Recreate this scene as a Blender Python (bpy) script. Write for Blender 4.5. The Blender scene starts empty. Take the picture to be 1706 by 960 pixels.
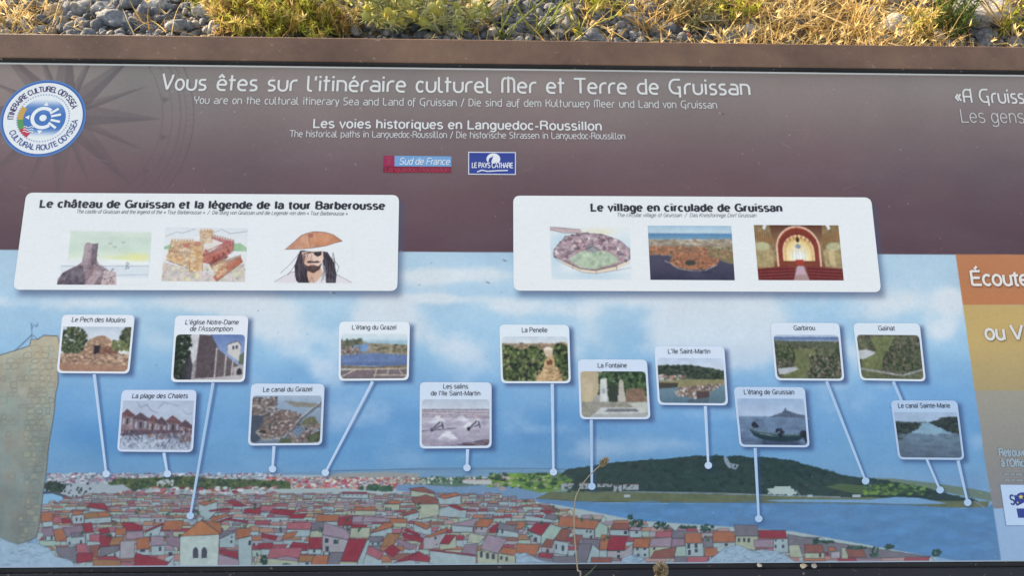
import bpy, math, random
import numpy as np
from mathutils import Vector, Matrix

scene = bpy.context.scene
COL = scene.collection

# ------------------------------------------------------------------ camera, sky, sun, exposure
F_PX = 1330.0                      # focal length in photo pixels (1706 wide)
TILT = math.radians(27)            # slope of the lectern board above level
O = Vector((0, 0, 0.80))           # middle of the board
DIST = 1.0
PX_, PU_ = Vector((1, 0, 0)), Vector((0, math.cos(TILT), math.sin(TILT)))
PN_ = Vector((0, -math.sin(TILT), math.cos(TILT)))
r2 = Vector((-0.0032, -0.971, 0.238)).normalized()
r1 = Vector((0.9996, 0.0040, 0.0297)); r1 = (r1 - r2 * r1.dot(r2)).normalized()
r3 = r1.cross(r2)
def cam_axis(i):
    return PX_ * r1[i] + PU_ * r2[i] + PN_ * r3[i]
CXv, CYv, CZv = cam_axis(0), cam_axis(1), cam_axis(2)
CAM = O - CZv * DIST
cd = bpy.data.cameras.new('camera')
cd.sensor_width = 36.0
cd.lens = 36.0 * F_PX / 1706.0
cd.clip_start, cd.clip_end = 0.02, 500.0
cam = bpy.data.objects.new('camera', cd)
COL.objects.link(cam)
M = Matrix((CXv, -CYv, -CZv)).transposed().to_4x4()
M.translation = CAM
cam.matrix_world = M
scene.camera = cam

SUN_EL, SUN_AZ = math.radians(14.5), math.radians(50)    # azimuth: towards the left of straight behind the board
SUNV = Vector((-math.sin(SUN_AZ) * math.cos(SUN_EL), math.cos(SUN_AZ) * math.cos(SUN_EL), math.sin(SUN_EL)))
world = bpy.data.worlds.new('World')
scene.world = world
world.use_nodes = True
wn = world.node_tree
bg = wn.nodes['Background']
sky = wn.nodes.new('ShaderNodeTexSky')
sky.sky_type = 'NISHITA'
sky.sun_disc = False
sky.sun_elevation = SUN_EL
sky.sun_rotation = math.atan2(SUNV.x, SUNV.y)
sky.air_density, sky.dust_density, sky.ozone_density = 1.0, 2.0, 1.0
hs = wn.nodes.new('ShaderNodeHueSaturation')
hs.inputs['Saturation'].default_value = 0.35
wn.links.new(sky.outputs[0], hs.inputs['Color'])
wn.links.new(hs.outputs[0], bg.inputs[0])
bg.inputs[1].default_value = 0.15
sd = bpy.data.lights.new('sun', 'SUN')
sd.energy, sd.angle, sd.color = 5.0, math.radians(0.53), (1.0, 0.76, 0.46)
sun = bpy.data.objects.new('sun', sd)
COL.objects.link(sun)
sun.rotation_euler = (-SUNV).to_track_quat('-Z', 'Y').to_euler()
sun.location = (0, 0, 20)
vs = scene.view_settings
vs.view_transform, vs.look, vs.gamma, vs.use_curve_mapping = 'Standard', 'None', 1.0, False
vs.exposure = 1.57
scene.render.engine = 'CYCLES'
scene.cycles.max_bounces = 4

# ------------------------------------------------------------------ mapping between photo pixels and the board
_cam = np.array(CAM); _cx = np.array(CXv); _cy = np.array(CYv); _cz = np.array(CZv)
_o = np.array(O); _n = np.array(PN_); _u = np.array(PU_)
def ray(px, py):
    px = np.asarray(px, float); py = np.asarray(py, float)
    return ((px - 853) / F_PX)[..., None] * _cx + ((py - 480) / F_PX)[..., None] * _cy + _cz
def to_world(px, py, h=0.0):
    """point of the board plane (raised by h along its normal) seen at a photo pixel"""
    d = ray(px, py)
    base = ((_o - _cam) @ _n) / (d @ _n)
    return _cam + d * base[..., None] + _n * h
def to_xu(px, py):
    w = to_world(px, py) - _o
    return w[..., 0], w @ _u
def xu_to_px(X, U):
    w = _o + np.asarray(X)[..., None] * np.array([1.0, 0, 0]) + np.asarray(U)[..., None] * _u - _cam
    z = w @ _cz
    return 853 + F_PX * (w @ _cx) / z, 480 + F_PX * (w @ _cy) / z
def xu_world(X, U, h=0.0):
    return _o + np.asarray(X)[..., None] * np.array([1.0, 0, 0]) + np.asarray(U)[..., None] * _u + _n * h
def ground_pt(px, py, z=0.0):
    d = ray(px, py)
    return _cam + d * ((z - _cam[2]) / d[..., 2])[..., None]

ORIGIN = np.array([0.0, -0.02, 0.0])      # foot of the board

# ------------------------------------------------------------------ object helpers
def link(name, me, mat=None, parent=None):
    o = bpy.data.objects.new(name, me)
    COL.objects.link(o)
    if mat is not None:
        for m in (mat if isinstance(mat, (list, tuple)) else [mat]):
            me.materials.append(m)
    if parent is not None:
        o.parent = parent
    return o
def tag(o, label=None, cat=None, group=None, kind=None):
    if label: o['label'] = label
    if cat: o['category'] = cat
    if group: o['group'] = group
    if kind: o['kind'] = kind
    return o
def empty(name, loc, label, cat, group=None):
    o = bpy.data.objects.new(name, None)
    COL.objects.link(o)
    o.location = loc
    o.empty_display_size = 0.1
    return tag(o, label, cat, group)
def mesh_np(name, verts, faces, cols=None, smooth=False):
    """verts Nx3, faces: list of index arrays (each MxK); cols Nx3 linear"""
    me = bpy.data.meshes.new(name)
    verts = np.asarray(verts, np.float32)
    faces = [np.asarray(f, np.int32) for f in faces if len(f)]
    me.vertices.add(len(verts))
    me.vertices.foreach_set('co', verts.ravel())
    nl = sum(f.size for f in faces); npoly = sum(len(f) for f in faces)
    me.loops.add(nl); me.polygons.add(npoly)
    me.loops.foreach_set('vertex_index', np.concatenate([f.ravel() for f in faces]))
    tot = np.concatenate([np.full(len(f), f.shape[1], np.int32) for f in faces])
    st = np.concatenate([[0], np.cumsum(tot)[:-1]]).astype(np.int32)
    me.polygons.foreach_set('loop_start', st)
    me.polygons.foreach_set('loop_total', tot)
    if smooth:
        me.polygons.foreach_set('use_smooth', np.ones(npoly, bool))
    me.update(calc_edges=True)
    if cols is not None:
        a = me.color_attributes.new('Ink', 'FLOAT_COLOR', 'POINT')
        c = np.ones((len(verts), 4), np.float32); c[:, :3] = cols
        a.data.foreach_set('color', c.ravel())
    return me

def srgb2lin(c):
    c = np.clip(np.asarray(c, float) / 255.0, 0, 1)
    return np.where(c <= 0.04045, c / 12.92, ((c + 0.055) / 1.055) ** 2.4)
PRINT_GAIN = np.array([1.085, 1.015, 0.93])     # ink albedo for a colour as it reads in the photo
def ink(c):
    return np.clip(srgb2lin(c) * PRINT_GAIN, 0.0, 0.93)

# ------------------------------------------------------------------ materials
def new_mat(name):
    m = bpy.data.materials.new(name)
    m.use_nodes = True
    return m, m.node_tree.nodes, m.node_tree.links, m.node_tree.nodes['Principled BSDF']
def mat_attr(name, rough=0.5, spec=0.3, noise=0.0, nscale=30.0, bump=0.0, sss=0.0):
    m, n, l, b = new_mat(name)
    a = n.new('ShaderNodeAttribute'); a.attribute_name = 'Ink'
    out = a.outputs['Color']
    if noise:
        tc = n.new('ShaderNodeTexCoord')
        t = n.new('ShaderNodeTexNoise'); t.inputs['Scale'].default_value = nscale; t.inputs['Detail'].default_value = 6
        l.new(tc.outputs['Object'], t.inputs['Vector'])
        r = n.new('ShaderNodeMapRange')
        r.inputs['From Min'].default_value, r.inputs['From Max'].default_value = 0.3, 0.7
        r.inputs['To Min'].default_value, r.inputs['To Max'].default_value = 1 - noise, 1 + noise
        l.new(t.outputs[0], r.inputs[0])
        x = n.new('ShaderNodeMix'); x.data_type = 'RGBA'; x.blend_type = 'MULTIPLY'; x.inputs[0].default_value = 1
        l.new(out, x.inputs[6]); l.new(r.outputs[0], x.inputs[7])
        out = x.outputs[2]
        if bump:
            bp = n.new('ShaderNodeBump'); bp.inputs['Strength'].default_value = bump; bp.inputs['Distance'].default_value = 0.01
            l.new(t.outputs[0], bp.inputs['Height']); l.new(bp.outputs[0], b.inputs['Normal'])
    if name == 'printed_laminate':                    # dust film, wiped in broad smears
        tc2 = n.new('ShaderNodeTexCoord'); mp = n.new('ShaderNodeMapping'); mp.inputs['Scale'].default_value = (2.2, 5.5, 5.5)
        l.new(tc2.outputs['Object'], mp.inputs[0])
        d = n.new('ShaderNodeTexNoise'); d.inputs['Scale'].default_value = 2.5; d.inputs['Detail'].default_value = 9; d.inputs['Roughness'].default_value = .68
        l.new(mp.outputs[0], d.inputs['Vector'])
        dr = n.new('ShaderNodeMapRange'); dr.inputs['From Min'].default_value, dr.inputs['From Max'].default_value, dr.inputs['To Max'].default_value = .42, .75, .055
        l.new(d.outputs[0], dr.inputs[0])
        dm = n.new('ShaderNodeMix'); dm.data_type = 'RGBA'; dm.inputs[7].default_value = (.42, .40, .37, 1)
        l.new(dr.outputs[0], dm.inputs[0]); l.new(out, dm.inputs[6]); out = dm.outputs[2]
        rr_ = n.new('ShaderNodeMapRange'); rr_.inputs['To Min'].default_value, rr_.inputs['To Max'].default_value = .30, .56
        l.new(d.outputs[0], rr_.inputs[0]); l.new(rr_.outputs[0], b.inputs['Roughness'])
    l.new(out, b.inputs['Base Color'])
    b.inputs['Roughness'].default_value = rough
    b.inputs['Specular IOR Level'].default_value = spec
    if sss:
        tr = n.new('ShaderNodeBsdfTranslucent'); l.new(out, tr.inputs[0])
        mx = n.new('ShaderNodeMixShader'); mx.inputs[0].default_value = sss
        l.new(b.outputs[0], mx.inputs[1]); l.new(tr.outputs[0], mx.inputs[2])
        l.new(mx.outputs[0], n['Material Output'].inputs[0])
    return m
M_PRINT = mat_attr('printed_laminate', 0.42, 0.16, noise=0.025, nscale=260)
M_STONE = mat_attr('limestone', 0.9, 0.15, noise=0.35, nscale=90, bump=0.5)
M_STRAW = mat_attr('dry_straw', 0.75, 0.15, sss=0.3)
M_LEAF = mat_attr('leaf_green', 0.7, 0.2, sss=0.3)

def mat_frame(name, col, col2, rough, bump):
    m, n, l, b = new_mat(name)
    tc = n.new('ShaderNodeTexCoord')
    t = n.new('ShaderNodeTexNoise'); t.inputs['Scale'].default_value = 7; t.inputs['Detail'].default_value = 8; t.inputs['Roughness'].default_value = 0.7
    l.new(tc.outputs['Object'], t.inputs['Vector'])
    r = n.new('ShaderNodeValToRGB')
    r.color_ramp.elements[0].position, r.color_ramp.elements[1].position = 0.35, 0.68
    r.color_ramp.elements[0].color, r.color_ramp.elements[1].color = (*col, 1), (*col2, 1)
    l.new(t.outputs[0], r.inputs[0])
    # pale lime specks and scuffs
    s = n.new('ShaderNodeTexNoise'); s.inputs['Scale'].default_value = 140; s.inputs['Detail'].default_value = 3
    l.new(tc.outputs['Object'], s.inputs['Vector'])
    sr = n.new('ShaderNodeMapRange'); sr.inputs['From Min'].default_value, sr.inputs['From Max'].default_value = 0.67, 0.76
    sr.inputs['To Max'].default_value = 0.35
    l.new(s.outputs[0], sr.inputs[0])
    x = n.new('ShaderNodeMix'); x.data_type = 'RGBA'
    l.new(sr.outputs[0], x.inputs[0]); l.new(r.outputs[0], x.inputs[6]); x.inputs[7].default_value = (0.45, 0.40, 0.36, 1)
    l.new(x.outputs[2], b.inputs['Base Color'])
    g = n.new('ShaderNodeTexNoise'); g.inputs['Scale'].default_value = 420; g.inputs['Detail'].default_value = 2
    l.new(tc.outputs['Object'], g.inputs['Vector'])
    bp = n.new('ShaderNodeBump'); bp.inputs['Strength'].default_value = bump; bp.inputs['Distance'].default_value = 0.001
    l.new(g.outputs[0], bp.inputs['Height']); l.new(bp.outputs[0], b.inputs['Normal'])
    b.inputs['Roughness'].default_value = rough
    b.inputs['Specular IOR Level'].default_value = 0.35
    return m
M_BROWN = mat_frame('brown_painted_metal', (0.108, 0.062, 0.042), (0.225, 0.130, 0.083), 0.55, 0.5)
M_SHADED = mat_frame('shade_toned_brown_metal', (0.008, 0.0085, 0.014), (0.014, 0.0145, 0.022), 0.6, 0.4)  # bottom rail: same brown paint as the top one, shade put into the colour
M_RUBBER = mat_frame('black_rubber', (0.010, 0.010, 0.012), (0.025, 0.024, 0.024), 0.8, 0.5)

# ------------------------------------------------------------------ a small 2-D painter (the artwork printed on the board)
RNG = np.random.default_rng(7)
def vnoise(h, w, cell, seed, octaves=4, pers=0.5, stretch=1.0):
    """fractal value noise 0..1 on an h x w raster; cell = size of the coarsest lattice in samples"""
    rg = np.random.default_rng(seed)
    out = np.zeros((h, w)); amp, tot = 1.0, 0.0
    for _ in range(octaves):
        cx, cy = max(cell * stretch, 1.0), max(cell, 1.0)
        gh, gw = int(h / cy) + 3, int(w / cx) + 3
        g = rg.random((gh, gw))
        y = np.arange(h) / cy; x = np.arange(w) / cx
        yi, xi = y.astype(int), x.astype(int)
        fy, fx = y - yi, x - xi
        fy = fy * fy * (3 - 2 * fy); fx = fx * fx * (3 - 2 * fx)
        a = g[yi][:, xi]; b = g[yi][:, xi + 1]; c = g[yi + 1][:, xi]; d = g[yi + 1][:, xi + 1]
        top = a + (b - a) * fx; bot = c + (d - c) * fx
        out += amp * (top + (bot - top) * fy[:, None]); tot += amp
        amp *= pers; cell *= 0.5
    return out / tot

class Canvas:
    """raster in seen sRGB colours; user coordinates (x0..x1, y0..y1), y down"""
    def __init__(s, x0, y0, x1, y1, w, h, col=(255, 255, 255)):
        s.x0, s.y0, s.w, s.h = x0, y0, w, h
        s.sx, s.sy = w / (x1 - x0), h / (y1 - y0)
        s.a = np.empty((h, w, 3)); s.a[:] = col
        s.X = x0 + (np.arange(w) + 0.5) / s.sx
        s.Y = y0 + (np.arange(h) + 0.5) / s.sy
    def P(s, pts):
        p = np.asarray(pts, float)
        return np.stack([(p[:, 0] - s.x0) * s.sx - 0.5, (p[:, 1] - s.y0) * s.sy - 0.5], 1)
    def win(s, p, pad):
        i0 = max(int(math.floor(p[:, 0].min() - pad)), 0); i1 = min(int(math.ceil(p[:, 0].max() + pad)) + 1, s.w)
        j0 = max(int(math.floor(p[:, 1].min() - pad)), 0); j1 = min(int(math.ceil(p[:, 1].max() + pad)) + 1, s.h)
        return i0, i1, j0, j1
    def comp(s, i0, i1, j0, j1, cov, col):
        t = s.a[j0:j1, i0:i1]
        c = np.asarray(col, float)
        t += cov[..., None] * (c - t)
    def mask(s, pts, ss=3):
        p = s.P(pts)
        i0, i1, j0, j1 = s.win(p, 1)
        if i1 <= i0 or j1 <= j0: return None
        w, h = i1 - i0, j1 - j0
        off = (np.arange(ss) + 0.5) / ss - 0.5
        xs = (np.arange(i0, i1)[:, None] + off).ravel(); ys = (np.arange(j0, j1)[:, None] + off).ravel()
        ins = np.zeros((len(ys), len(xs)), bool)
        q = np.roll(p, -1, 0)
        for (ax, ay), (bx, by) in zip(p, q):
            if ay == by: continue
            r = (ay > ys) != (by > ys)
            if not r.any(): continue
            xc = (bx - ax) * (ys[r] - ay) / (by - ay) + ax
            ins[r] ^= xs[None, :] < xc[:, None]
        return i0, i1, j0, j1, ins.reshape(h, ss, w, ss).mean((1, 3))
    def poly(s, pts, col, alpha=1.0, tex=0.0, seed=0, cell=4):
        m = s.mask(pts)
        if m is None: return
        i0, i1, j0, j1, cov = m
        c = np.asarray(col, float)
        if tex:
            n = vnoise(j1 - j0, i1 - i0, cell, seed + int(abs(pts[0][0] * 13 + pts[0][1] * 7) * 50) % 99991, 3)
            c = c * (1 + tex * (n[..., None] - 0.5) * 2)
        s.comp(i0, i1, j0, j1, cov * alpha, np.clip(c, 0, 255))
    def line(s, pts, wid, col, alpha=1.0):
        p = s.P(pts); r = wid * 0.5 * s.sx
        i0, i1, j0, j1 = s.win(p, r + 1.5)
        if i1 <= i0 or j1 <= j0: return
        gx, gy = np.meshgrid(np.arange(i0, i1), np.arange(j0, j1))
        d = np.full(gx.shape, 1e9)
        for a, b in zip(p[:-1], p[1:]):
            v = b - a; L = v @ v
            t = np.clip(((gx - a[0]) * v[0] + (gy - a[1]) * v[1]) / max(L, 1e-9), 0, 1)
            d = np.minimum(d, np.hypot(gx - a[0] - t * v[0], gy - a[1] - t * v[1]))
        s.comp(i0, i1, j0, j1, np.clip(r + 0.5 - d, 0, min(1, 2 * r + 0.0)) * alpha if r < 0.5 else np.clip(r + 0.5 - d, 0, 1) * alpha, col)
    def outline(s, pts, wid, col, alpha=1.0):
        s.line(list(pts) + [pts[0]], wid, col, alpha)
    def ell(s, cx, cy, rx, ry, col, alpha=1.0, rot=0.0, tex=0.0, cell=4):
        t = np.linspace(0, 2 * np.pi, 28, endpoint=False)
        x, y = rx * np.cos(t), ry * np.sin(t)
        c, sn = math.cos(rot), math.sin(rot)
        s.poly(np.stack([cx + x * c - y * sn, cy + x * sn + y * c], 1), col, alpha, tex, 5, cell)
    def soft(s, cx, cy, rx, ry, col, alpha, power=1.0):
        """round soft blob"""
        p = s.P([(cx - 2 * rx, cy - 2 * ry), (cx + 2 * rx, cy + 2 * ry)])
        i0, i1, j0, j1 = s.win(p, 1)
        if i1 <= i0 or j1 <= j0: return
        d2 = ((s.X[i0:i1] - cx) / rx)[None, :] ** 2 + ((s.Y[j0:j1] - cy) / ry)[:, None] ** 2
        s.comp(i0, i1, j0, j1, alpha * np.exp(-d2 * 1.5) ** power, col)
    def soft_poly(s, pts, blur, col, alpha):
        """blurred polygon (printed drop shadow)"""
        p = s.P(pts); r = max(int(blur * s.sx), 1)
        i0, i1, j0, j1 = s.win(p, 3 * r)
        m = s.mask(pts, 2)
        if m is None: return
        A = np.zeros((j1 - j0, i1 - i0))
        A[m[2] - j0:m[3] - j0, m[0] - i0:m[1] - i0] = m[4]
        k = np.exp(-0.5 * (np.arange(-2 * r, 2 * r + 1) / (r * 0.8)) ** 2); k /= k.sum()
        A = np.apply_along_axis(lambda v: np.convolve(v, k, 'same'), 1, A)
        A = np.apply_along_axis(lambda v: np.convolve(v, k, 'same'), 0, A)
        s.comp(i0, i1, j0, j1, A * alpha, col)
    def vgrad(s, stops, y0=None, y1=None):
        ys = [t[0] for t in stops]; cs = np.array([t[1] for t in stops], float)
        g = np.stack([np.interp(s.Y, ys, cs[:, k]) for k in range(3)], 1)
        j = np.ones(s.h, bool)
        if y0 is not None: j &= s.Y >= y0
        if y1 is not None: j &= s.Y < y1
        s.a[j] = g[j][:, None, :]
    def sample(s, px, py):
        x = np.clip((px - s.x0) * s.sx - 0.5, 0, s.w - 1.001); y = np.clip((py - s.y0) * s.sy - 0.5, 0, s.h - 1.001)
        i, j = x.astype(int), y.astype(int)
        fx, fy = (x - i)[..., None], (y - j)[..., None]
        a = s.a
        return (a[j, i] * (1 - fx) + a[j, i + 1] * fx) * (1 - fy) + (a[j + 1, i] * (1 - fx) + a[j + 1, i + 1] * fx) * fy
    def dabs(s, n, box, size, cols, seed, alpha=0.9, inside=None, stretch=1.0):
        """many small dabs of paint: leaves, pebbles, far roofs"""
        rg = np.random.default_rng(seed)
        x0, y0, x1, y1 = box
        m = None
        for _ in range(n):
            x, y = rg.uniform(x0, x1), rg.uniform(y0, y1)
            if inside is not None and not inside(x, y): 
                rg.random(3); continue
            r = size * rg.uniform(0.5, 1.3)
            c = np.array(cols[rg.integers(len(cols))], float) * rg.uniform(0.85, 1.15)
            k = rg.integers(4, 7); t0 = rg.uniform(0, 6)
            t = t0 + np.arange(k) * 2 * np.pi / k
            rr = r * rg.uniform(0.6, 1.2, k)
            s.poly(np.stack([x + rr * np.cos(t) * stretch, y + rr * np.sin(t)], 1), np.clip(c, 0, 255), alpha)
def in_poly(pts):
    p = [tuple(q) for q in pts]
    def f(x, y):
        c = False
        for (ax, ay), (bx, by) in zip(p, p[1:] + p[:1]):
            if (ay > y) != (by > y) and x < (bx - ax) * (y - ay) / (by - ay) + ax: c = not c
        return c
    return f
def in_ell(cx, cy, rx, ry):
    return lambda x, y: ((x - cx) / rx) ** 2 + ((y - cy) / ry) ** 2 < 1
def rect(x0, y0, x1, y1):
    return [(x0, y0), (x1, y0), (x1, y1), (x0, y1)]

# ------------------------------------------------------------------ a single-line alphabet, thickened into strokes
def A(cx, cy, rx, ry, a0, a1, n=9):
    t = np.radians(np.linspace(a0, a1, n))
    return [(cx + rx * math.cos(q), cy + ry * math.sin(q)) for q in t]
XH, CAPH = 0.52, 0.72
G = {}
def g(ch, w, *st): G[ch] = (w, [list(x) for x in st])
bx, by, bc = 0.205, 0.255, 0.26
g(' ', .27)
g('a', .50, A(.24, .37, .17, .15, 165, 0) + [(.41, .10), (.46, .005)], [(.41, .30)] + A(.235, .15, .175, .14, 80, 360, 12))
g('b', .53, [(.08, .72), (.08, 0)], A(.28, bc, .19, by, 170, -170, 14))
g('c', .48, A(.26, bc, .20, by, 45, 315, 12))
g('d', .53, [(.45, .72), (.45, 0)], A(.25, bc, .19, by, 10, 350, 14))
g('e', .52, [(.06, .27), (.46, .27)] , A(.26, bc, .20, by, 2, 320, 14))
g('f', .30, A(.25, .58, .11, .14, 90, 180, 5) + [(.14, 0)], [(-.01, .50), (.29, .50)])
g('g', .53, [(.45, .52), (.45, -.04)] + A(.25, -.05, .20, .15, 0, -150, 7), A(.25, bc, .19, by, 10, 350, 14))
g('h', .52, [(.08, .72), (.08, 0)], [(.08, .30)] + A(.26, .33, .18, .19, 170, 0, 7) + [(.44, 0)])
g('i', .20, [(.10, .52), (.10, 0)], [(.10, .66), (.10, .735)])
g('l', .20, [(.10, .72), (.10, 0)])
g('m', .78, [(.08, .52), (.08, 0)], A(.235, .34, .155, .18, 170, 0, 7) + [(.39, 0)], A(.55, .34, .16, .18, 170, 0, 7) + [(.71, 0)])
g('n', .52, [(.08, .52), (.08, 0)], [(.08, .30)] + A(.26, .33, .18, .19, 170, 0, 7) + [(.44, 0)])
g('o', .53, A(.265, bc, .205, by, 90, 450, 17))
g('p', .53, [(.08, .52), (.08, -.20)], A(.28, bc, .19, by, 170, -170, 14))
g('q', .53, [(.45, .52), (.45, -.20)], A(.25, bc, .19, by, 10, 350, 14))
g('r', .32, [(.08, .52), (.08, 0)], [(.08, .28)] + A(.27, .33, .19, .19, 170, 90, 5))
g('s', .47, A(.235, .39, .165, .13, 30, 250, 9) + A(.235, .13, .175, .13, 70, -150, 9))
g('t', .31, [(.14, .66), (.14, .09)] + A(.22, .09, .08, .09, 180, 270, 4) + [(.28, .0)], [(-.01, .50), (.30, .50)])
g('u', .52, [(.08, .52)] + A(.26, .19, .18, .19, 180, 350, 8), [(.44, .52), (.44, 0)])
g('v', .46, [(.03, .52), (.23, 0), (.43, .52)])
g('w', .70, [(.02, .52), (.18, 0), (.35, .50), (.52, 0), (.68, .52)])
g('y', .46, [(.03, .52), (.23, 0)], [(.43, .52), (.20, -.12), (.06, -.19)])
g('z', .46, [(.05, .50), (.41, .50), (.05, .02), (.43, .02)])
g('k', .48, [(.08, .72), (.08, 0)], [(.42, .52), (.10, .22)], [(.20, .30), (.44, 0)])
g('A', .66, [(.03, 0), (.33, .72), (.63, 0)], [(.15, .25), (.51, .25)])
g('B', .64, [(.09, 0), (.09, .72)], [(.09, .71), (.34, .71)] + A(.36, .54, .17, .17, 90, -90, 7) + [(.09, .37)], A(.38, .19, .19, .18, 90, -90, 7) + [(.09, .01)])
g('C', .70, A(.37, .36, .30, .35, 40, 320, 16))
g('D', .68, [(.09, 0), (.09, .72)], [(.09, .71), (.28, .71)] + A(.30, .36, .30, .35, 90, -90, 11) + [(.09, .01)])
g('E', .60, [(.09, 0), (.09, .72)], [(.09, .70), (.54, .70)], [(.09, .37), (.50, .37)], [(.09, .02), (.55, .02)])
g('F', .56, [(.09, 0), (.09, .72)], [(.09, .70), (.53, .70)], [(.09, .36), (.47, .36)])
g('G', .74, A(.37, .36, .30, .35, 45, 350, 16), [(.40, .34), (.67, .34)], [(.67, .34), (.67, 0)])
g('H', .70, [(.09, 0), (.09, .72)], [(.61, 0), (.61, .72)], [(.09, .38), (.61, .38)])
g('I', .26, [(.13, 0), (.13, .72)])
g('K', .64, [(.09, 0), (.09, .72)], [(.58, .72), (.10, .26)], [(.24, .40), (.61, 0)])
g('L', .54, [(.09, .72), (.09, .02), (.52, .02)])
g('M', .80, [(.09, 0), (.09, .72)], [(.09, .72), (.40, .02), (.71, .72)], [(.71, .72), (.71, 0)])
g('N', .70, [(.09, 0), (.09, .72)], [(.09, .70), (.61, .02)], [(.61, .72), (.61, 0)])
g('O', .76, A(.38, .36, .32, .35, 90, 450, 21))
g('P', .62, [(.09, 0), (.09, .72)], [(.09, .71), (.36, .71)] + A(.37, .52, .19, .19, 90, -90, 8) + [(.09, .33)])
g('R', .68, [(.09, 0), (.09, .72)], [(.09, .71), (.38, .71)] + A(.39, .54, .18, .17, 90, -90, 8) + [(.09, .37)], [(.40, .36), (.55, .26), (.59, 0)])
g('S', .64, A(.32, .53, .22, .18, 30, 250, 10) + A(.32, .19, .24, .18, 70, -155, 10))
g('T', .60, [(.30, 0), (.30, .72)], [(.03, .70), (.57, .70)])
g('U', .70, [(.09, .72)] + A(.35, .26, .26, .25, 180, 360, 11) + [(.61, .72)])
g('V', .64, [(.03, .72), (.32, .01)], [(.32, .01), (.61, .72)])
g('Y', .64, [(.03, .72), (.32, .30), (.61, .72)], [(.32, .30), (.32, 0)])
g("'", .20, [(.11, .72), (.08, .52)])
g('-', .34, [(.05, .25), (.29, .25)])
g('/', .40, [(.03, -.08), (.37, .76)])
g('«', .50, [(.25, .45), (.08, .27), (.25, .09)], [(.43, .45), (.26, .27), (.43, .09)])
g('»', .50, [(.08, .45), (.25, .27), (.08, .09)], [(.26, .45), (.43, .27), (.26, .09)])
ACC = {'é': ('e', [[(.22, .61), (.34, .75)]]), 'ê': ('e', [[(.12, .61), (.26, .74), (.40, .61)]]), 'è': ('e', [[(.30, .61), (.18, .75)]]),
       'â': ('a', [[(.11, .61), (.25, .74), (.39, .61)]]), 'à': ('a', [[(.29, .61), (.17, .75)]]), 'É': ('E', [[(.28, .80), (.42, .94)]]),
       'ï': ('i', [[(.02, .63), (.02, .71)], [(.18, .63), (.18, .71)]])}
def glyph(ch, over):
    if over and ch in over: return over[ch]
    if ch in ACC:
        b, acc = ACC[ch]
        w, st = glyph(b, over)
        if ch == 'ï': st = st[:1]
        return w, st + acc
    return G[ch]
# the rounded display lettering of the title
U_ = {}
def gu(ch, w, *st): U_[ch] = (w, [list(x) for x in st])
gu(' ', .40)
gu('a', .60, [(.16, .50), (.34, .50)] + A(.36, .33, .17, .17, 90, 0, 5) + [(.53, 0)], [(.53, .02), (.26, .02)] + A(.26, .15, .18, .13, 270, 60, 9) + [(.45, .27)])
gu('e', .60, [(.08, .27), (.52, .27)], [(.52, .27)] + A(.30, .27, .22, .24, 5, 180, 9) + A(.30, .22, .22, .21, 180, 270, 6) + [(.50, .01)])
gu('r', .44, [(.08, 0)] + [(.08, .28)] + A(.30, .28, .22, .23, 180, 90, 6) + [(.42, .51)])
gu('n', .60, [(.08, 0), (.08, .50), (.30, .50)] + A(.32, .30, .20, .20, 90, 0, 6) + [(.52, 0)])
gu('u', .60, [(.08, .52), (.08, .22)] + A(.28, .22, .20, .21, 180, 270, 6) + [(.34, .01)] + A(.34, .2, .19, .19, 270, 360, 5) + [(.53, .52)])
gu('m', .86, [(.08, 0), (.08, .50), (.26, .50)] + A(.28, .32, .17, .18, 90, 0, 6) + [(.45, 0)], [(.45, .50), (.60, .50)] + A(.62, .32, .17, .18, 90, 0, 6) + [(.79, 0)])
gu('t', .40, [(.16, .74), (.16, 0)], [(.02, .50), (.36, .50)])
gu('l', .34, [(.08, .74), (.08, .14)] + A(.21, .14, .13, .13, 180, 270, 5) + [(.30, .01)])
gu('s', .48, [(.40, .50), (.22, .50)] + A(.20, .385, .12, .115, 90, 250, 7) + A(.26, .13, .14, .12, 60, -90, 8) + [(.06, .01)])
gu('i', .22, [(.10, .52), (.10, 0)], [(.10, .64), (.10, .74)])
gu('d', .60, [(.52, .74), (.52, .02), (.28, .02)] + A(.28, .26, .20, .24, 270, 90, 10) + [(.50, .50)])
gu('V', .66, [(.02, .74), (.07, .74), (.32, .02)], [(.32, .02), (.54, .55), (.58, .74)])
gu('M', .80, [(.08, 0), (.08, .50)] + A(.24, .50, .16, .22, 180, 60, 6), [(.40, 0), (.40, .80)], A(.55, .50, .16, .22, 120, 0, 6) + [(.71, 0)])
gu('T', .66, [(.36, 0), (.36, .72)], [(.02, .72), (.64, .72)])
gu('G', .78, [(.66, .72), (.38, .72)] + A(.38, .38, .30, .34, 90, 270, 11) + [(.62, .04)], [(.50, .34), (.62, .34), (.62, -.16)])
gu('L', .58, [(.08, .74), (.08, .16)] + A(.22, .16, .14, .14, 180, 270, 5) + [(.54, .02)])
gu('K', .62, [(.08, .74), (.08, 0)], [(.54, .74), (.54, .55), (.10, .36)], [(.30, .42), (.54, .22), (.54, 0)])
gu('Y', .62, [(.06, .74), (.06, .55)] + A(.30, .50, .24, .18, 180, 360, 8) + [(.54, .74)], [(.30, .32), (.30, 0)])
gu('S', .60, [(.52, .71), (.28, .71)] + A(.26, .54, .18, .17, 90, 250, 7) + A(.32, .19, .20, .18, 70, -90, 8) + [(.06, .01)])
gu('D', .68, [(.10, .02), (.10, .71), (.30, .71)] + A(.30, .365, .30, .345, 90, -90, 11) + [(.10, .02)])
gu('g', .60, [(.08, .50), (.32, .50)] + A(.32, .28, .20, .22, 90, -90, 9) + [(.12, .06)], [(.08, .50), (.08, .2)], [(.30, .06), (.30, -.2)])
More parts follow.
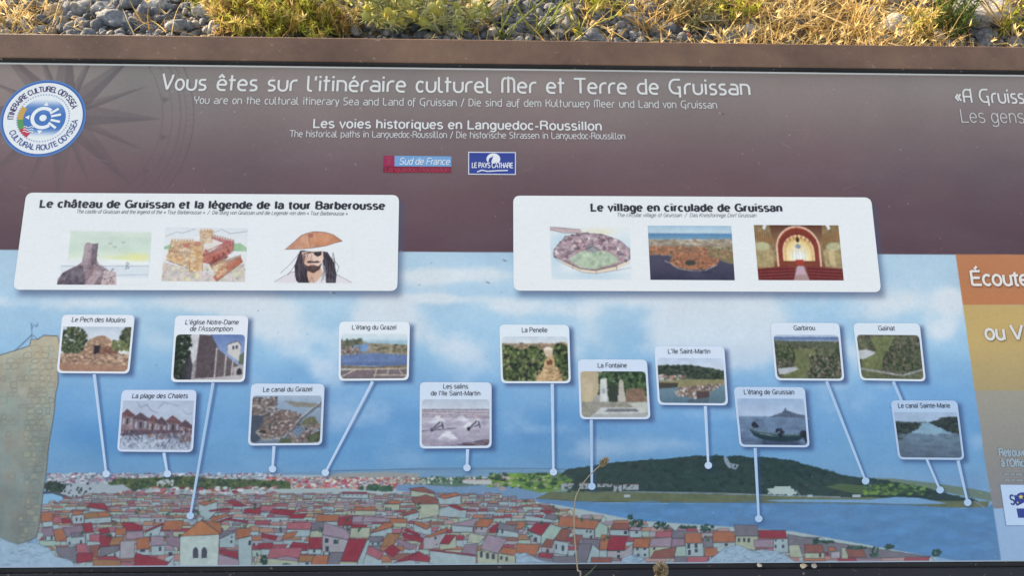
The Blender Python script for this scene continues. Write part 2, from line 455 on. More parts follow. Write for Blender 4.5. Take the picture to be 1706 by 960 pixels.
gu('f', .36, [(.34, .74), (.14, .70), (.12, .55), (.12, -.14)], [(.02, .48), (.32, .48)])
gu('w', .86, [(.08, .52), (.08, .20)] + A(.26, .20, .18, .19, 180, 360, 8) + [(.44, .50)], [(.44, .20)] + A(.61, .20, .17, .19, 180, 360, 8) + [(.78, .52)])
gu('A', .68, [(.10, 0), (.10, .46)] + A(.36, .46, .26, .25, 180, 60, 8) + [(.60, .71), (.60, 0)], [(.10, .32), (.60, .32)])
gu('h', .60, [(.08, .74), (.08, 0)], [(.08, .50), (.30, .50)] + A(.32, .30, .20, .20, 90, 0, 6) + [(.52, 0)])
gu('p', .60, [(.08, -.20), (.08, .50), (.32, .50)] + A(.32, .26, .20, .24, 90, -90, 10) + [(.10, .02)])
gu('T', .66, [(.36, 0), (.36, .72)], [(.02, .72), (.64, .72)])

class Sheet:
    """collects flat printed shapes on the board as one mesh"""
    def __init__(s): s.v, s.q, s.t, s.c, s.n, s.ng = [], [], [], [], 0, {}
    def add(s, xyz, cols):
        xyz = np.asarray(xyz, float)
        cols = np.broadcast_to(np.asarray(cols, float), xyz.shape)
        s.v.append(xyz); s.c.append(cols); b = s.n; s.n += len(xyz)
        return b
    def face(s, idx):
        s.ng.setdefault(len(idx), []).append(list(idx))
    def poly_px(s, pts, col, h):
        p = np.asarray(pts, float)
        b = s.add(to_world(p[:, 0], p[:, 1], h), ink(col))
        X, U = to_xu(p[:, 0], p[:, 1])
        area = np.sum(X * np.roll(U, -1) - np.roll(X, -1) * U)
        idx = list(range(b, b + len(p)))
        s.face(idx if area > 0 else idx[::-1])
    def patch(s, quad, arr, h):
        """raster (seen colours) stretched over four photo corners TL TR BR BL"""
        H, W = arr.shape[:2]
        q = np.asarray(quad, float)
        X, U = to_xu(q[:, 0], q[:, 1])
        v, u = np.meshgrid(np.linspace(0, 1, H), np.linspace(0, 1, W), indexing='ij')
        def bl(k): return (k[0] * (1 - u) + k[1] * u) * (1 - v) + (k[3] * (1 - u) + k[2] * u) * v
        b = s.add(xu_world(bl(X), bl(U), h).reshape(-1, 3), ink(arr.reshape(-1, 3)))
        i = np.arange(H * W).reshape(H, W) + b
        s.q.append(np.stack([i[1:, :-1], i[1:, 1:], i[:-1, 1:], i[:-1, :-1]], -1).reshape(-1, 4))
    def stroke_xu(s, pts, w, col, h, contrast=1.0):
        """ribbon of width w along board coordinates"""
        p = [np.array(pts[0], float)]
        for q in pts[1:]:
            q = np.array(q, float)
            if np.hypot(*(q - p[-1])) > 1e-6: p.append(q)
        if len(p) < 2: return
        p = np.array(p)
        closed = np.hypot(*(p[0] - p[-1])) < 1e-6
        d = np.diff(p, axis=0); d /= np.hypot(d[:, 0], d[:, 1])[:, None]
        nrm = np.stack([-d[:, 1], d[:, 0]], 1)
        if closed:
            nm = np.vstack([nrm, nrm[:1]]); np_ = np.vstack([nrm[-1:], nrm])
        else:
            nm = np.vstack([nrm, nrm[-1:]]); np_ = np.vstack([nrm[:1], nrm])
        m = nm + np_; L = np.hypot(m[:, 0], m[:, 1]); m /= np.maximum(L, 1e-6)[:, None]
        k = 1.0 / np.maximum((m * nm).sum(1), 0.5)
        off = m * (k * w / 2 * np.sqrt(m[:, 0] ** 2 + (contrast * m[:, 1]) ** 2))[:, None]
        a, b_ = p + off, p - off
        xyz = np.vstack([xu_world(a[:, 0], a[:, 1], h), xu_world(b_[:, 0], b_[:, 1], h)])
        b = s.add(xyz, ink(col)); n = len(p)
        i = np.arange(n - 1)
        s.q.append(np.stack([b + n + i, b + n + i + 1, b + i + 1, b + i], 1))
    def line_px(s, pts, wpx, col, h):
        p = np.asarray(pts, float); X, U = to_xu(p[:, 0], p[:, 1])
        s.stroke_xu(np.stack([X, U], 1), wpx * MM, col, h)
    def text(s, txt, p0, p1, cap, wt, col, h=0.0006, over=None, shear=0.0, track=0.0, contrast=1.0):
        """txt set between photo points p0 and p1 (baseline); cap = capital height in photo pixels"""
        ws = [glyph(c, over)[0] + track for c in txt]
        tot = sum(ws) - track
        X, U = to_xu(np.array([p0[0], p1[0]], float), np.array([p0[1], p1[1]], float))
        P0 = np.array([X[0], U[0]]); ax = (np.array([X[1], U[1]]) - P0) / tot
        mx, my = (p0[0] + p1[0]) / 2, (p0[1] + p1[1]) / 2
        Xc, Uc = to_xu(np.array([mx, mx]), np.array([my, my - cap]))
        ay = np.array([0, (Uc[1] - Uc[0]) / CAPH])
        wid = wt * MM
        x = 0.0
        for c, w in zip(txt, ws):
            for k, st in enumerate(glyph(c, over)[1]):
                q = [P0 + ax * (x + a + shear * b) + ay * b for a, b in st]
                s.stroke_xu(q, wid, col, h + 0.000012 * k, contrast)
            x += w
    def build(s, name, parent, mat=None):
        v = np.vstack(s.v) - ORIGIN; c = np.vstack(s.c)
        f = list(s.q) + [np.array(x) for x in s.ng.values()]
        return link(name, mesh_np(name, v, f, c), mat or M_PRINT, parent)
_a = to_xu(np.array([800.0, 900.0]), np.array([520.0, 520.0]))[0]
MM = float(_a[1] - _a[0]) / 100.0          # board metres per photo pixel near the middle
def rounded(quad, r, n=5):
    """rounded quadrilateral in photo pixels, corners TL TR BR BL"""
    q = np.asarray(quad, float); out = []
    for i in range(4):
        p, a, b = q[i], q[i - 1], q[(i + 1) % 4]
        ua, ub = (a - p) / np.hypot(*(a - p)), (b - p) / np.hypot(*(b - p))
        s0, s1 = p + ua * r, p + ub * r
        for t in np.linspace(0, 1, n):
            out.append((1 - t) ** 2 * s0 + 2 * t * (1 - t) * p + t * t * s1)
    return out

HANDMADE = [
 (0, [('R',(570,500),(600,470),(690,475),(720,520),(600,502)),('W',(590,502),(700,520),(690,535),(590,530)),('O',(480,520),(545,525),(553,545),(485,555)),('W',(475,555),(555,548),(555,605),(480,610)),('w',(500,570,512,592),(530,568,540,590)),
  ('O',(270,535),(345,530),(355,590),(275,600)),('W',(280,598),(350,592),(350,625),(285,630)),('P',(350,562),(405,560),(415,600),(350,602)),('R',(405,575),(465,572),(478,602),(415,608)),
  ('C',(560,540),(640,530),(660,570),(560,575)),('O',(640,530),(715,528),(730,560),(660,570)),('W',(560,577),(735,562),(735,600),(560,610)),('R',(545,608),(605,600),(620,665),(560,670)),('W',(565,672),(620,668),(620,720),(570,722)),
  ('R',(800,600),(880,600),(945,628),(940,655),(835,655)),('M',(275,640),(345,632),(365,688),(290,690)),('W',(290,690),(360,690),(365,718),(290,722)),('w',(296,694,306,715),(336,692,348,714)),('O',(350,650),(415,640),(440,712),(370,728)),
  ('M',(415,640),(545,615),(550,665),(440,690)),('W',(440,700),(560,668),(565,740),(440,750)),('G',(470,668),(550,664),(552,695),(470,700)),('w',(452,728,466,746),(528,718,542,740)),
  ('R',(650,645),(715,635),(728,672),(660,678)),('W',(660,680),(730,674),(740,700),(660,700)),('P',(590,680),(660,676),(658,730),(595,725)),('R',(660,685),(740,682),(730,755),(662,760)),('C',(740,700),(815,695),(820,745),(720,752)),
  ('O',(760,640),(832,632),(832,680),(765,685)),('K',(835,665),(948,655),(945,705),(830,710)),('R',(960,655),(1075,605),(1080,615),(965,665)),('W',(965,665),(1070,620),(1050,690),(955,695)),('w',(990,670,1004,686)),('O',(1090,590),(1210,585),(1200,650),(1070,650)),
  ('M',(1085,655),(1140,660),(1150,700),(1190,700),(1190,770),(1100,745)),('k',(795,725),(890,718),(888,835),(792,840)),('O',(900,705),(990,698),(985,775),(905,780)),('W',(905,782),(985,777),(985,815),(900,815)),('w',(925,780,960,796)),
  ('K',(995,690),(1080,690),(1088,750),(1000,755)),('W',(1000,757),(1090,752),(1090,815),(1000,820)),('w',(1050,762,1066,790),(1114,796,1140,822)),
  ('G',(370,765),(500,760),(508,868),(480,870),(380,815)),('P',(505,745),(570,738),(585,800),(510,805)),('B',(590,752),(655,748),(650,828),(600,830)),('R',(510,805),(615,800),(612,852),(510,872)),('G',(660,765),(790,752),(780,790),(660,830)),
  ('W',(1090,830),(1150,815),(1150,895),(1090,895)),('R',(895,800),(1115,862),(1145,835),(1095,893),(885,893)),('C',(615,845),(800,850),(795,893),(615,890)),('P',(800,860),(880,870),(885,893),(800,880)),
  ('W',(1310,475),(1350,490),(1435,462),(1440,520),(1370,590),(1310,540)),('O',(1310,470),(1410,445),(1435,460),(1350,490)),('R',(1380,520),(1500,500),(1540,510),(1390,530)),('R',(1485,455),(1550,450),(1630,490),(1560,495)),('R',(1615,510),(1720,500),(1720,545),(1615,540)),
  ('W',(1390,600),(1510,555),(1510,590),(1400,640)),('O',(1390,570),(1500,540),(1510,555),(1400,600)),('R',(1420,600),(1500,570),(1640,590),(1640,605),(1500,585),(1440,612)),('W',(1450,710),(1555,665),(1555,770),(1450,765)),('G',(1450,660),(1560,650),(1450,710)),('w',(1522,720,1536,736),(1527,690,1536,702)),
  ('R',(1450,785),(1575,790),(1570,840),(1445,805)),('K',(1440,810),(1575,845),(1590,900),(1440,900)),('W',(1570,710),(1665,690),(1665,900),(1580,900)),('O',(1560,640),(1660,638),(1650,690),(1565,710)),('w',(1642,720,1658,750))]),
 (430, [('W',(545,412),(728,412),(730,442),(545,438)),('R',(555,398),(720,400),(715,412),(560,410)),('w',(560,416,568,424),(590,416,598,424),(620,416,628,424),(650,416,658,424),(680,416,688,424)),
  ('c',(1010,388),(1160,410),(1170,430),(1010,430)),('B',(995,375),(1090,365),(1170,400),(1160,410),(1010,388)),('W',(1190,430),(1230,445),(1340,420),(1340,480),(1190,480)),('O',(1190,425),(1310,400),(1335,418),(1230,445)),
  ('c',(1040,480),(1195,478),(1200,550),(1060,580)),('B',(1010,445),(1110,415),(1190,450),(1195,475),(1040,480)),('O',(830,470),(900,450),(955,462),(935,480)),('c',(830,480),(935,480),(935,520),(830,520)),('w',(840,498,850,518),(856,500,864,520),(870,500,880,522)),
  ('R',(90,510),(250,520),(220,555),(75,540)),('P',(20,490),(110,488),(95,520),(15,528)),('R',(215,545),(325,540),(300,575),(210,575)),('O',(650,500),(770,495),(780,520),(590,520)),('c',(590,522),(780,522),(775,555),(590,550)),('w',(612,528,622,540),(634,528,642,540)),
  ('W',(960,560),(1065,530),(1060,570),(970,600)),('B',(930,545),(1040,515),(1065,530),(960,560)),('W',(1195,512),(1260,492),(1380,520),(1370,570),(1195,560)),('R',(1255,490),(1290,480),(1380,515),(1340,522)),
  ('R',(535,565),(620,560),(620,622),(528,625)),('K',(625,558),(700,555),(680,600),(622,598)),('K',(700,560),(860,572),(850,598),(690,598)),('O',(400,550),(540,548),(525,592),(378,595)),('W',(380,596),(525,594),(525,620),(380,620)),
  ('P',(190,600),(360,600),(345,648),(190,645)),('W',(190,648),(345,650),(340,690),(190,700)),('G',(355,605),(430,600),(430,650),(350,655)),('c',(350,656),(430,652),(425,700),(340,700)),('R',(620,610),(720,618),(718,632),(615,636)),('c',(612,638),(740,632),(735,700),(605,700)),
  ('k',(425,682),(600,718),(580,795),(425,795)),('K',(435,600),(610,655),(600,715),(425,680)),('w',(440,705,465,735),(498,715,518,742),(445,758,468,792)),('R',(20,670),(130,690),(115,720),(25,700)),('O',(180,670),(262,658),(240,690),(150,720)),
  ('W',(745,672),(885,636),(890,690),(740,695)),('O',(840,600),(905,600),(880,632),(745,668)),('c',(870,575),(985,578),(980,632),(905,632)),('O',(870,572),(985,575),(975,605),(870,600)),('C',(855,672),(945,675),(890,760),(810,758)),('G',(730,695),(830,695),(810,730),(725,728)),('W',(725,730),(810,732),(810,755),(725,755)),('w',(748,736,764,748),(786,736,804,748)),
  ('W',(1025,610),(1110,648),(1145,628),(1150,690),(1030,660)),('O',(1045,590),(1145,625),(1110,645),(1025,605)),('R',(980,640),(1075,680),(1060,692),(965,655)),('R',(955,665),(1095,705),(1085,738),(950,690)),('k',(1095,700),(1250,668),(1200,770),(1090,780)),('O',(1100,695),(1255,632),(1240,665),(1130,700)),('w',(1165,695,1180,712),(1176,742,1184,750)),
  ('M',(900,720),(930,708),(1050,755),(1000,785)),('c',(1260,745),(1305,685),(1310,770),(1200,780),(1200,744)),('R',(1240,680),(1305,682),(1260,742),(1200,742)),('K',(1280,610),(1450,570),(1420,628),(1275,618)),('W',(1278,620),(1420,630),(1420,665),(1285,665)),('O',(1460,575),(1560,580),(1520,632),(1430,628)),('k',(1430,630),(1520,634),(1515,670),(1430,668)),('w',(1438,632,1446,648),(1472,634,1482,650)),
  ('W',(1575,642),(1720,668),(1720,700),(1580,690)),('G',(1600,600),(1720,630),(1720,668),(1575,640)),('w',(1576,645,1590,668),(1606,650,1620,672)),('c',(1400,670),(1505,690),(1460,740),(1380,735)),('R',(1530,640),(1590,600),(1570,665),(1530,668)),
  ('W',(690,795),(820,850),(815,888),(690,885)),('P',(735,755),(830,800),(800,848),(690,795)),('R',(890,745),(940,785),(890,830),(830,790)),('R',(335,700),(420,700),(418,775),(332,775)),('W',(330,778),(418,778),(418,812),(330,812)),('w',(364,780,378,800)),
  ('R',(230,728),(330,740),(320,785),(205,765)),('R',(0,738),(98,735),(92,768),(0,770)),('P',(85,770),(295,765),(270,835),(60,838)),('c',(60,840),(270,838),(262,893),(60,893)),('K',(95,840),(190,822),(268,840),(262,858)),('C',(275,815),(370,818),(355,860),(265,862)),('W',(265,862),(355,862),(350,892),(265,892)),('w',(312,866,336,888)),('O',(365,820),(465,815),(455,888),(348,888)),('G',(475,800),(575,798),(540,888),(455,888)),
  ('W',(660,855),(722,715),(740,720),(690,885),(655,885)),('R',(600,705),(720,710),(655,860),(545,858)),('c',(540,860),(655,862),(655,888),(540,888)),
  ('W',(1135,785),(1440,825),(1440,888),(1130,872)),('R',(1145,778),(1440,815),(1440,825),(1140,788)),('M',(1370,745),(1450,742),(1440,815),(1340,800)),('R',(895,868),(1060,790),(990,852)),('R',(990,850),(1060,790),(1140,835),(1130,862)),
  ('c',(1450,785),(1585,808),(1580,885),(1450,885)),('K',(1470,775),(1515,680),(1645,712),(1585,805)),('w',(1466,792,1484,832),(1506,802,1526,840),(1544,808,1564,842)),('O',(1590,800),(1620,765),(1720,775),(1690,820)),('c',(1588,805),(1700,822),(1700,880),(1588,880)),('w',(1600,822,1616,846),(1634,828,1650,856))]),
 (860, [('W',(60,555),(250,580),(240,600),(60,590)),('B',(140,485),(230,490),(290,515),(210,520)),('R',(160,520),(280,525),(200,548)),('G',(200,545),(285,550),(260,585),(190,575)),('O',(20,592),(70,600),(40,640),(-10,650)),
  ('g',(165,690),(225,610),(320,640),(240,720),(160,745)),('W',(80,658),(165,690),(160,745),(70,690)),('R',(80,655),(135,600),(225,605),(165,688)),('w',(118,698,138,728)),('g',(520,645),(550,595),(605,625),(600,700),(520,700)),('W',(320,640),(515,648),(515,710),(440,700)),('O',(290,560),(550,590),(520,645),(280,625)),('w',(460,652,474,666),(484,655,498,668),(486,686,504,708)),
  ('W',(620,650),(740,650),(740,690),(620,690)),('B',(640,605),(750,605),(740,648),(620,648)),('w',(712,656,734,678)),('K',(760,628),(830,628),(820,655),(750,652)),('W',(750,655),(830,655),(830,700),(750,700)),('w',(788,658,804,674)),
  ('W',(250,718),(325,730),(345,735),(340,815),(245,805)),('B',(300,640),(370,650),(325,728),(250,715)),('w',(258,745,270,778),(300,752,318,788)),('k',(165,765),(250,715),(250,800),(165,795)),('B',(200,708),(250,715),(235,770),(165,762)),('w',(198,776,216,802)),('O',(0,740),(160,745),(130,820),(0,800)),('B',(380,680),(440,685),(410,750),(350,745)),('G',(440,710),(555,712),(545,780),(420,760)),
  ('k',(600,788),(715,788),(770,740),(770,840),(600,835)),('O',(565,680),(625,685),(600,782),(548,782)),('R',(615,685),(735,690),(715,785),(600,785)),('w',(668,788,686,800),(666,814,686,836)),('W',(550,785),(600,785),(600,835),(545,835)),
  ('P',(925,660),(1030,655),(1025,700),(920,700)),('G',(1030,655),(1110,655),(1115,705),(1030,705)),('W',(775,768),(878,768),(878,835),(770,838)),('O',(780,705),(885,705),(875,768),(770,765)),('w',(793,768,808,786),(840,768,858,782),(798,808,816,824),(842,806,858,824)),
  ('K',(895,705),(1030,700),(1025,760),(880,760)),('c',(880,762),(1025,762),(1020,835),(880,835)),('w',(904,766,920,780),(906,800,922,816)),('B',(915,790),(1055,760),(1045,838),(885,838)),('M',(1030,705),(1115,708),(1110,755),(1025,760)),('g',(1060,760),(1125,755),(1125,825),(1045,825)),
  ('W',(1120,740),(1235,738),(1240,825),(1125,825)),('O',(1115,670),(1225,670),(1230,735),(1115,738)),('w',(1130,742,1150,772),(1180,742,1198,768),(1134,782,1154,816),(1180,775,1200,798)),('G',(1235,700),(1300,705),(1305,765),(1240,765)),('W',(1300,735),(1450,733),(1450,795),(1310,795)),('O',(1300,658),(1440,660),(1450,730),(1300,732)),('w',(1378,738,1398,758)),
  ('c',(1450,692),(1600,692),(1580,785),(1450,765)),('G',(1440,615),(1595,620),(1600,690),(1450,690)),('w',(1464,704,1480,730),(1500,704,1516,728),(1528,704,1546,732)),('R',(1600,650),(1780,652),(1790,705),(1605,705)),('K',(1570,715),(1700,712),(1700,765),(1575,765)),('W',(1700,712),(1795,708),(1800,800),(1700,800)),('w',(1708,748,1722,770),(1756,748,1770,770),(1756,716,1766,726),(1710,716,1720,726)),
  ('O',(1245,770),(1325,768),(1335,820),(1245,825)),('G',(1045,825),(1125,825),(1130,866),(1045,866)),('P',(1130,828),(1280,825),(1250,866),(1130,866)),('W',(465,866),(505,745),(550,785),(548,830),(490,866)),('G',(410,745),(500,740),(465,866),(400,866)),('B',(495,830),(635,832),(630,866),(495,866)),('R',(150,800),(245,808),(235,838),(145,828)),('G',(235,825),(390,820),(395,866),(250,866))]),
 (1276, [('G',(145,678),(330,712),(520,742),(760,778),(1090,828),(900,832),(640,840),(150,800)),('c',(150,750),(220,748),(245,830),(160,830)),('c',(258,802),(385,802),(385,838),(258,838)),('B',(250,745),(370,745),(385,800),(258,800)),('w',(350,805,366,830)),('O',(410,765),(460,765),(460,790),(415,790)),('k',(430,795),(490,792),(490,835),(430,838)),('c',(500,765),(535,772),(545,840),(500,840)),('B',(525,778),(645,780),(665,832),(550,832)),('R',(388,795),(410,795),(418,818),(395,815))]),
]

# ------------------------------------------------------------------ what is printed on the board; its light fall-off is put into the inks
INK = (48, 50, 66)
CARDS = [  # corners TL TR BR BL, top of the picture, caption lines, picture inset
    ('pech', [(104, 524.5), (225, 525), (215.5, 623), (94.5, 622)], 544.5, [('Le Pech des Moulins', 119, 536.5, 209, 537.5)], 0.15),
    ('chalets', [(203, 650), (328, 650), (321.5, 754), (195, 753)], 668, [('La plage des Chalets', 219.5, 664, 313, 664)], 0.15),
    ('church', [(292, 526), (414, 526.5), (408, 637), (284.5, 637)], 557.5, [("L'église Notre-Dame", 308, 541, 397.5, 541), ("de l'Assomption", 316, 552, 387.5, 552)], 0.15),
    ('canal', [(418.6, 639.5), (541, 640), (536.5, 742), (413, 743)], 659.5, [('Le canal du Grazel', 438, 653.5, 520.5, 652.5)], 0),
    ('lagoon', [(565, 536), (683, 536.5), (681, 634), (564, 635)], 556.5, [("L'étang du Grazel", 586, 549.5, 660.5, 549.5)], 0),
    ('salt', [(699.5, 637), (819, 637.5), (819, 747), (699, 748)], 666, [('Les salins', 738, 648, 780, 648), ("de l'Ile Saint-Martin", 717.5, 659.5, 800.5, 659.5)], 0),
    ('vines', [(832, 541), (948, 541.5), (951, 639), (834.5, 639)], 561, [('La Penelle', 869, 554, 912, 554)], 0),
    ('fountain', [(962.4, 599), (1077.7, 599.5), (1083.7, 699), (966, 699)], 619, [('La Fontaine', 995.5, 613, 1044.5, 613)], 0),
    ('island', [(1090, 577), (1206.5, 577.5), (1213, 676), (1096, 675)], 597, [("L'Ile Saint-Martin", 1112.5, 589.5, 1183.5, 589.5)], 0),
    ('boat', [(1222, 645), (1340.6, 645.5), (1349, 746), (1232, 745)], 664.5, [("L'étang de Gruissan", 1239, 657.5, 1323.5, 657.5)], 0),
    ('scrub', [(1283, 538), (1398, 538.5), (1406.7, 635), (1292, 634)], 558, [('Garbirou', 1322, 550.5, 1358, 550.5)], 0),
    ('fields', [(1421, 538.5), (1532, 539), (1542.4, 636), (1433, 634)], 558, [('Gaïnat', 1463, 551, 1491, 551)], 0),
    ('river', [(1483.4, 667.5), (1594.5, 668), (1606.7, 767), (1496.6, 766)], 687, [('Le canal Sainte-Marie', 1496, 680, 1583, 680)], 0),
]
CARD_FALLOFF_TINT = {'pech': (222, 231, 243), 'chalets': (198, 213, 238), 'church': (222, 231, 243), 'canal': (200, 216, 238), 'lagoon': (222, 232, 243),  # white cards; light fall-off down the board put into each tint
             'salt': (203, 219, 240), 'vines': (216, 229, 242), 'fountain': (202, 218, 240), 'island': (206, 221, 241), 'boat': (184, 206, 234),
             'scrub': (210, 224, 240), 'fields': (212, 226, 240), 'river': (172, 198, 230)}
LEADERS = [((157, 624), (177, 790)), ((273, 755), (279, 790)), ((355, 638), (317, 860)), ((456.5, 744), (454, 782)),
           ((621, 636), (542, 788)), ((779, 749), (778, 780)), ((920, 640), (922, 787)), ((985, 700), (986, 811)),
           ((1175, 677), (1180, 776)), ((1258, 747), (1264, 865)), ((1377, 636), (1442, 802)), ((1488, 636), (1566, 817)), ((1596, 768), (1612, 838))]
BIG = [[(44, 321), (665, 325), (662, 485), (22, 483)], [(855, 326), (1451, 329), (1468, 487), (855.5, 484.5)]]

BX0, BX1, BY0, BY1 = -420, 2130, 96, 960
cv = Canvas(BX0, BY0, BX1, BY1, BX1 - BX0, BY1 - BY0)
# brown upper band, paler to the top: sky veil put into the ink
cv.vgrad([(96, (143, 136, 133)), (150, (134, 126, 126)), (220, (119, 107, 110)), (280, (106, 90, 97)), (330, (99, 80, 88)), (424, (86, 66, 77))])
# compass rose, barely darker than the ground
cxr, cyr = 105, 190
rose = (88, 82, 88)
for k in range(32):
    a = math.radians(k * 11.25 + 3)
    L, wd = (165, .13) if k % 4 == 0 else ((150, .05) if k % 2 == 0 else (0, 0))
    if not L: continue
    if k % 8 == 4: L, wd = 175, .12
    tip = (cxr + L * math.cos(a), cyr + L * 0.94 * math.sin(a))
    for sgn, al in ((1, .56), (-1, .34)):
        b = (cxr + 48 * math.cos(a + sgn * wd * 3), cyr + 45 * math.sin(a + sgn * wd * 3))
        cv.poly([(cxr, cyr), b, tip], rose, al)
for r, w, al in ((166, 1.2, .45), (182, 1, .45), (196, 3.5, .22), (205, 1, .45), (218, 1.6, .5)):
    t = np.linspace(0, 2 * np.pi, 90)
    cv.line(np.stack([cxr + r * np.cos(t), cyr + r * .93 * np.sin(t)], 1), w, (84, 76, 84), al)
for k in range(120):
    a = k * 2 * np.pi / 120
    cv.line([(cxr + q * math.cos(a), cyr + q * .93 * math.sin(a)) for q in (206, 211 if k % 5 else 217)], 1, (84, 76, 84), .3)
for k in range(16):
    a = math.radians(k * 22.5 + 14)
    x, y = cxr + 172 * math.cos(a), cyr + 161 * math.sin(a)
    cv.poly([(x - 6, y - 5), (x + 8, y - 2), (x - 3, y + 6)], (84, 78, 84), .4)
n = vnoise(cv.h, cv.w, 160, 3, 6)
cv.a *= (1 + 0.10 * (n[..., None] - 0.5))
n = vnoise(cv.h, cv.w, 220, 4, 3); cv.a += ((n - .5) * 12)[..., None] * np.array([1.0, .1, -.1])
# painted sky
sky_c = Canvas(BX0, BY0, BX1, BY1, BX1 - BX0, BY1 - BY0)
sky_c.vgrad([(418, (170, 200, 222)), (470, (172, 203, 227)), (530, (164, 200, 227)), (590, (147, 190, 224)), (650, (121, 169, 214)), (710, (102, 154, 204)), (770, (102, 151, 196)), (800, (112, 152, 192))])
n1 = vnoise(cv.h, cv.w, 90, 11, 6, 0.55, 1.7); n2 = vnoise(cv.h, cv.w, 40, 12, 5, 0.5, 2.5)
sky_c.a += ((n1 - .5) * 30 + (n2 - .5) * 14)[..., None] * np.array([1.0, .75, .4])
# clouds: soft heaps broken up by fractal noise
heap = np.zeros((cv.h, cv.w))
for x, y, rx, ry, al in ((1185, 520, 115, 70, .75), (1110, 575, 70, 40, .5), (1240, 590, 80, 30, .4), (640, 515, 62, 34, .85), (590, 560, 70, 30, .55), (745, 460, 120, 16, .7), (735, 498, 90, 9, .55), (700, 560, 70, 36, .45),
                         (440, 535, 62, 46, .75), (370, 500, 90, 20, .6), (545, 610, 60, 34, .5), (150, 505, 200, 18, .55), (860, 510, 90, 16, .55), (950, 520, 60, 14, .4), (1590, 500, 30, 30, .8), (1570, 550, 34, 20, .6), (1480, 510, 120, 30, .5),
                         (770, 600, 60, 44, .5), (900, 715, 70, 16, .36), (1100, 740, 120, 18, .38), (1400, 690, 60, 40, .3), (680, 768, 70, 16, .36), (1632, 735, 20, 24, .5), (1000, 752, 70, 14, .34), (250, 560, 60, 30, .35), (1040, 500, 80, 14, .4), (1690, 480, 40, 20, .4), (1000, 640, 90, 40, .26), (900, 600, 70, 34, .3), (1160, 690, 110, 30, .26), (1360, 640, 80, 40, .28), (1470, 600, 70, 40, .3), (830, 690, 90, 30, .24), (250, 660, 90, 50, .22), (480, 700, 100, 40, .22), (620, 700, 90, 40, .24), (1280, 560, 120, 60, .34), (930, 560, 90, 40, .3)):
    heap += al * np.exp(-1.1 * (((cv.X - x) / rx) ** 2)[None, :] - 1.1 * (((cv.Y - y) / ry) ** 2)[:, None])
nz = vnoise(cv.h, cv.w, 54, 21, 7, .56, 1.3)
ca = np.clip((heap * 1.15 + (nz - .5) * 1.05 - .16) / .62, 0, 1); ca = ca * ca * (3 - 2 * ca) * .90
cc_ = np.stack([np.interp(cv.Y, [420, 560, 700, 790], q_) for q_ in ((216, 208, 158, 132), (225, 221, 188, 168), (232, 234, 222, 204))], 1)
sky_c.a += ca[..., None] * (cc_[:, None, :] - sky_c.a)
n3 = vnoise(cv.h, cv.w, 26, 14, 5, .55, 1.3)
sky_c.a += ((n3 - .5) * 9)[..., None]
edge = 415.7 + (cv.X - 0) * (424.3 - 415.7) / 1706.0
ms = np.clip(cv.Y[:, None] - edge[None, :], 0, 1)
cv.a += ms[..., None] * (np.clip(sky_c.a, 0, 255) - cv.a)

# --- the painted view: sea, spit, woods, hill, lagoon
cv.poly([(60, 790), (300, 791), (560, 786), (700, 779), (860, 780), (960, 783), (960, 815), (60, 815)], (104, 142, 178))
for k in range(60):
    x = RNG.uniform(540, 950); y = RNG.uniform(781, 800)
    cv.line([(x, y), (x + RNG.uniform(20, 70), y + RNG.uniform(-.6, .6))], .8, (140, 165, 185) if k % 2 else (82, 118, 155), .5)
cv.line([(540, 785.5), (700, 782), (870, 781), (945, 783)], .8, (60, 80, 105), .8)
cv.poly([(470, 796), (560, 790), (640, 787), (700, 790), (690, 806), (500, 808)], (138, 146, 150))       # sand spit
cv.poly([(80, 790), (300, 791), (545, 792), (560, 802), (700, 803), (700, 830), (80, 850)], (150, 166, 180))
cv.dabs(900, (80, 789.5, 470, 806), 1.9, [(178, 190, 205), (165, 178, 195), (150, 80, 105), (110, 118, 135), (190, 200, 212), (95, 105, 120)], 31, .8, stretch=1.8)
cv.dabs(900, (440, 796, 720, 815), 2.0, [(178, 184, 190), (150, 80, 95), (165, 110, 90), (188, 190, 180), (100, 108, 125), (165, 75, 95)], 32, .85, stretch=1.8)
cv.poly([(68, 824), (85, 820), (117, 833), (100, 843), (68, 845)], (122, 168, 205))                     # harbour water
cv.line([(68, 822), (88, 821), (140, 838), (150, 843)], 4, (58, 66, 80), .9)
cv.dabs(90, (72, 805, 108, 819), 4, [(46, 64, 62), (54, 74, 66), (42, 58, 58)], 33, .95, in_ell(90, 812, 18, 8))
cv.dabs(40, (108, 806, 150, 842), 2.5, [(52, 66, 74), (46, 62, 66)], 34, .9)
WOOD = [(181, 808), (190, 799), (235, 797), (320, 794), (350, 798), (430, 800), (482, 803), (485, 815), (430, 822), (360, 818), (300, 816), (270, 824), (255, 812), (220, 818), (205, 808)]
cv.poly(WOOD, (76, 92, 66))
cv.dabs(420, (181, 794, 486, 824), 3.6, [(50, 70, 62), (58, 80, 66), (48, 66, 60), (88, 102, 70), (66, 88, 66)], 35, .9, in_poly(WOOD))
cv.dabs(30, (262, 801, 290, 809), 2.6, [(178, 188, 196), (160, 172, 180)], 36, .9)
cv.dabs(300, (600, 806, 660, 818), 3.0, [(62, 92, 78), (56, 84, 74)], 37, .9, lambda x, y: in_ell(623, 817, 14, 9)(x, y) or in_ell(590, 814, 16, 5)(x, y) or in_ell(646, 815, 8, 5)(x, y))
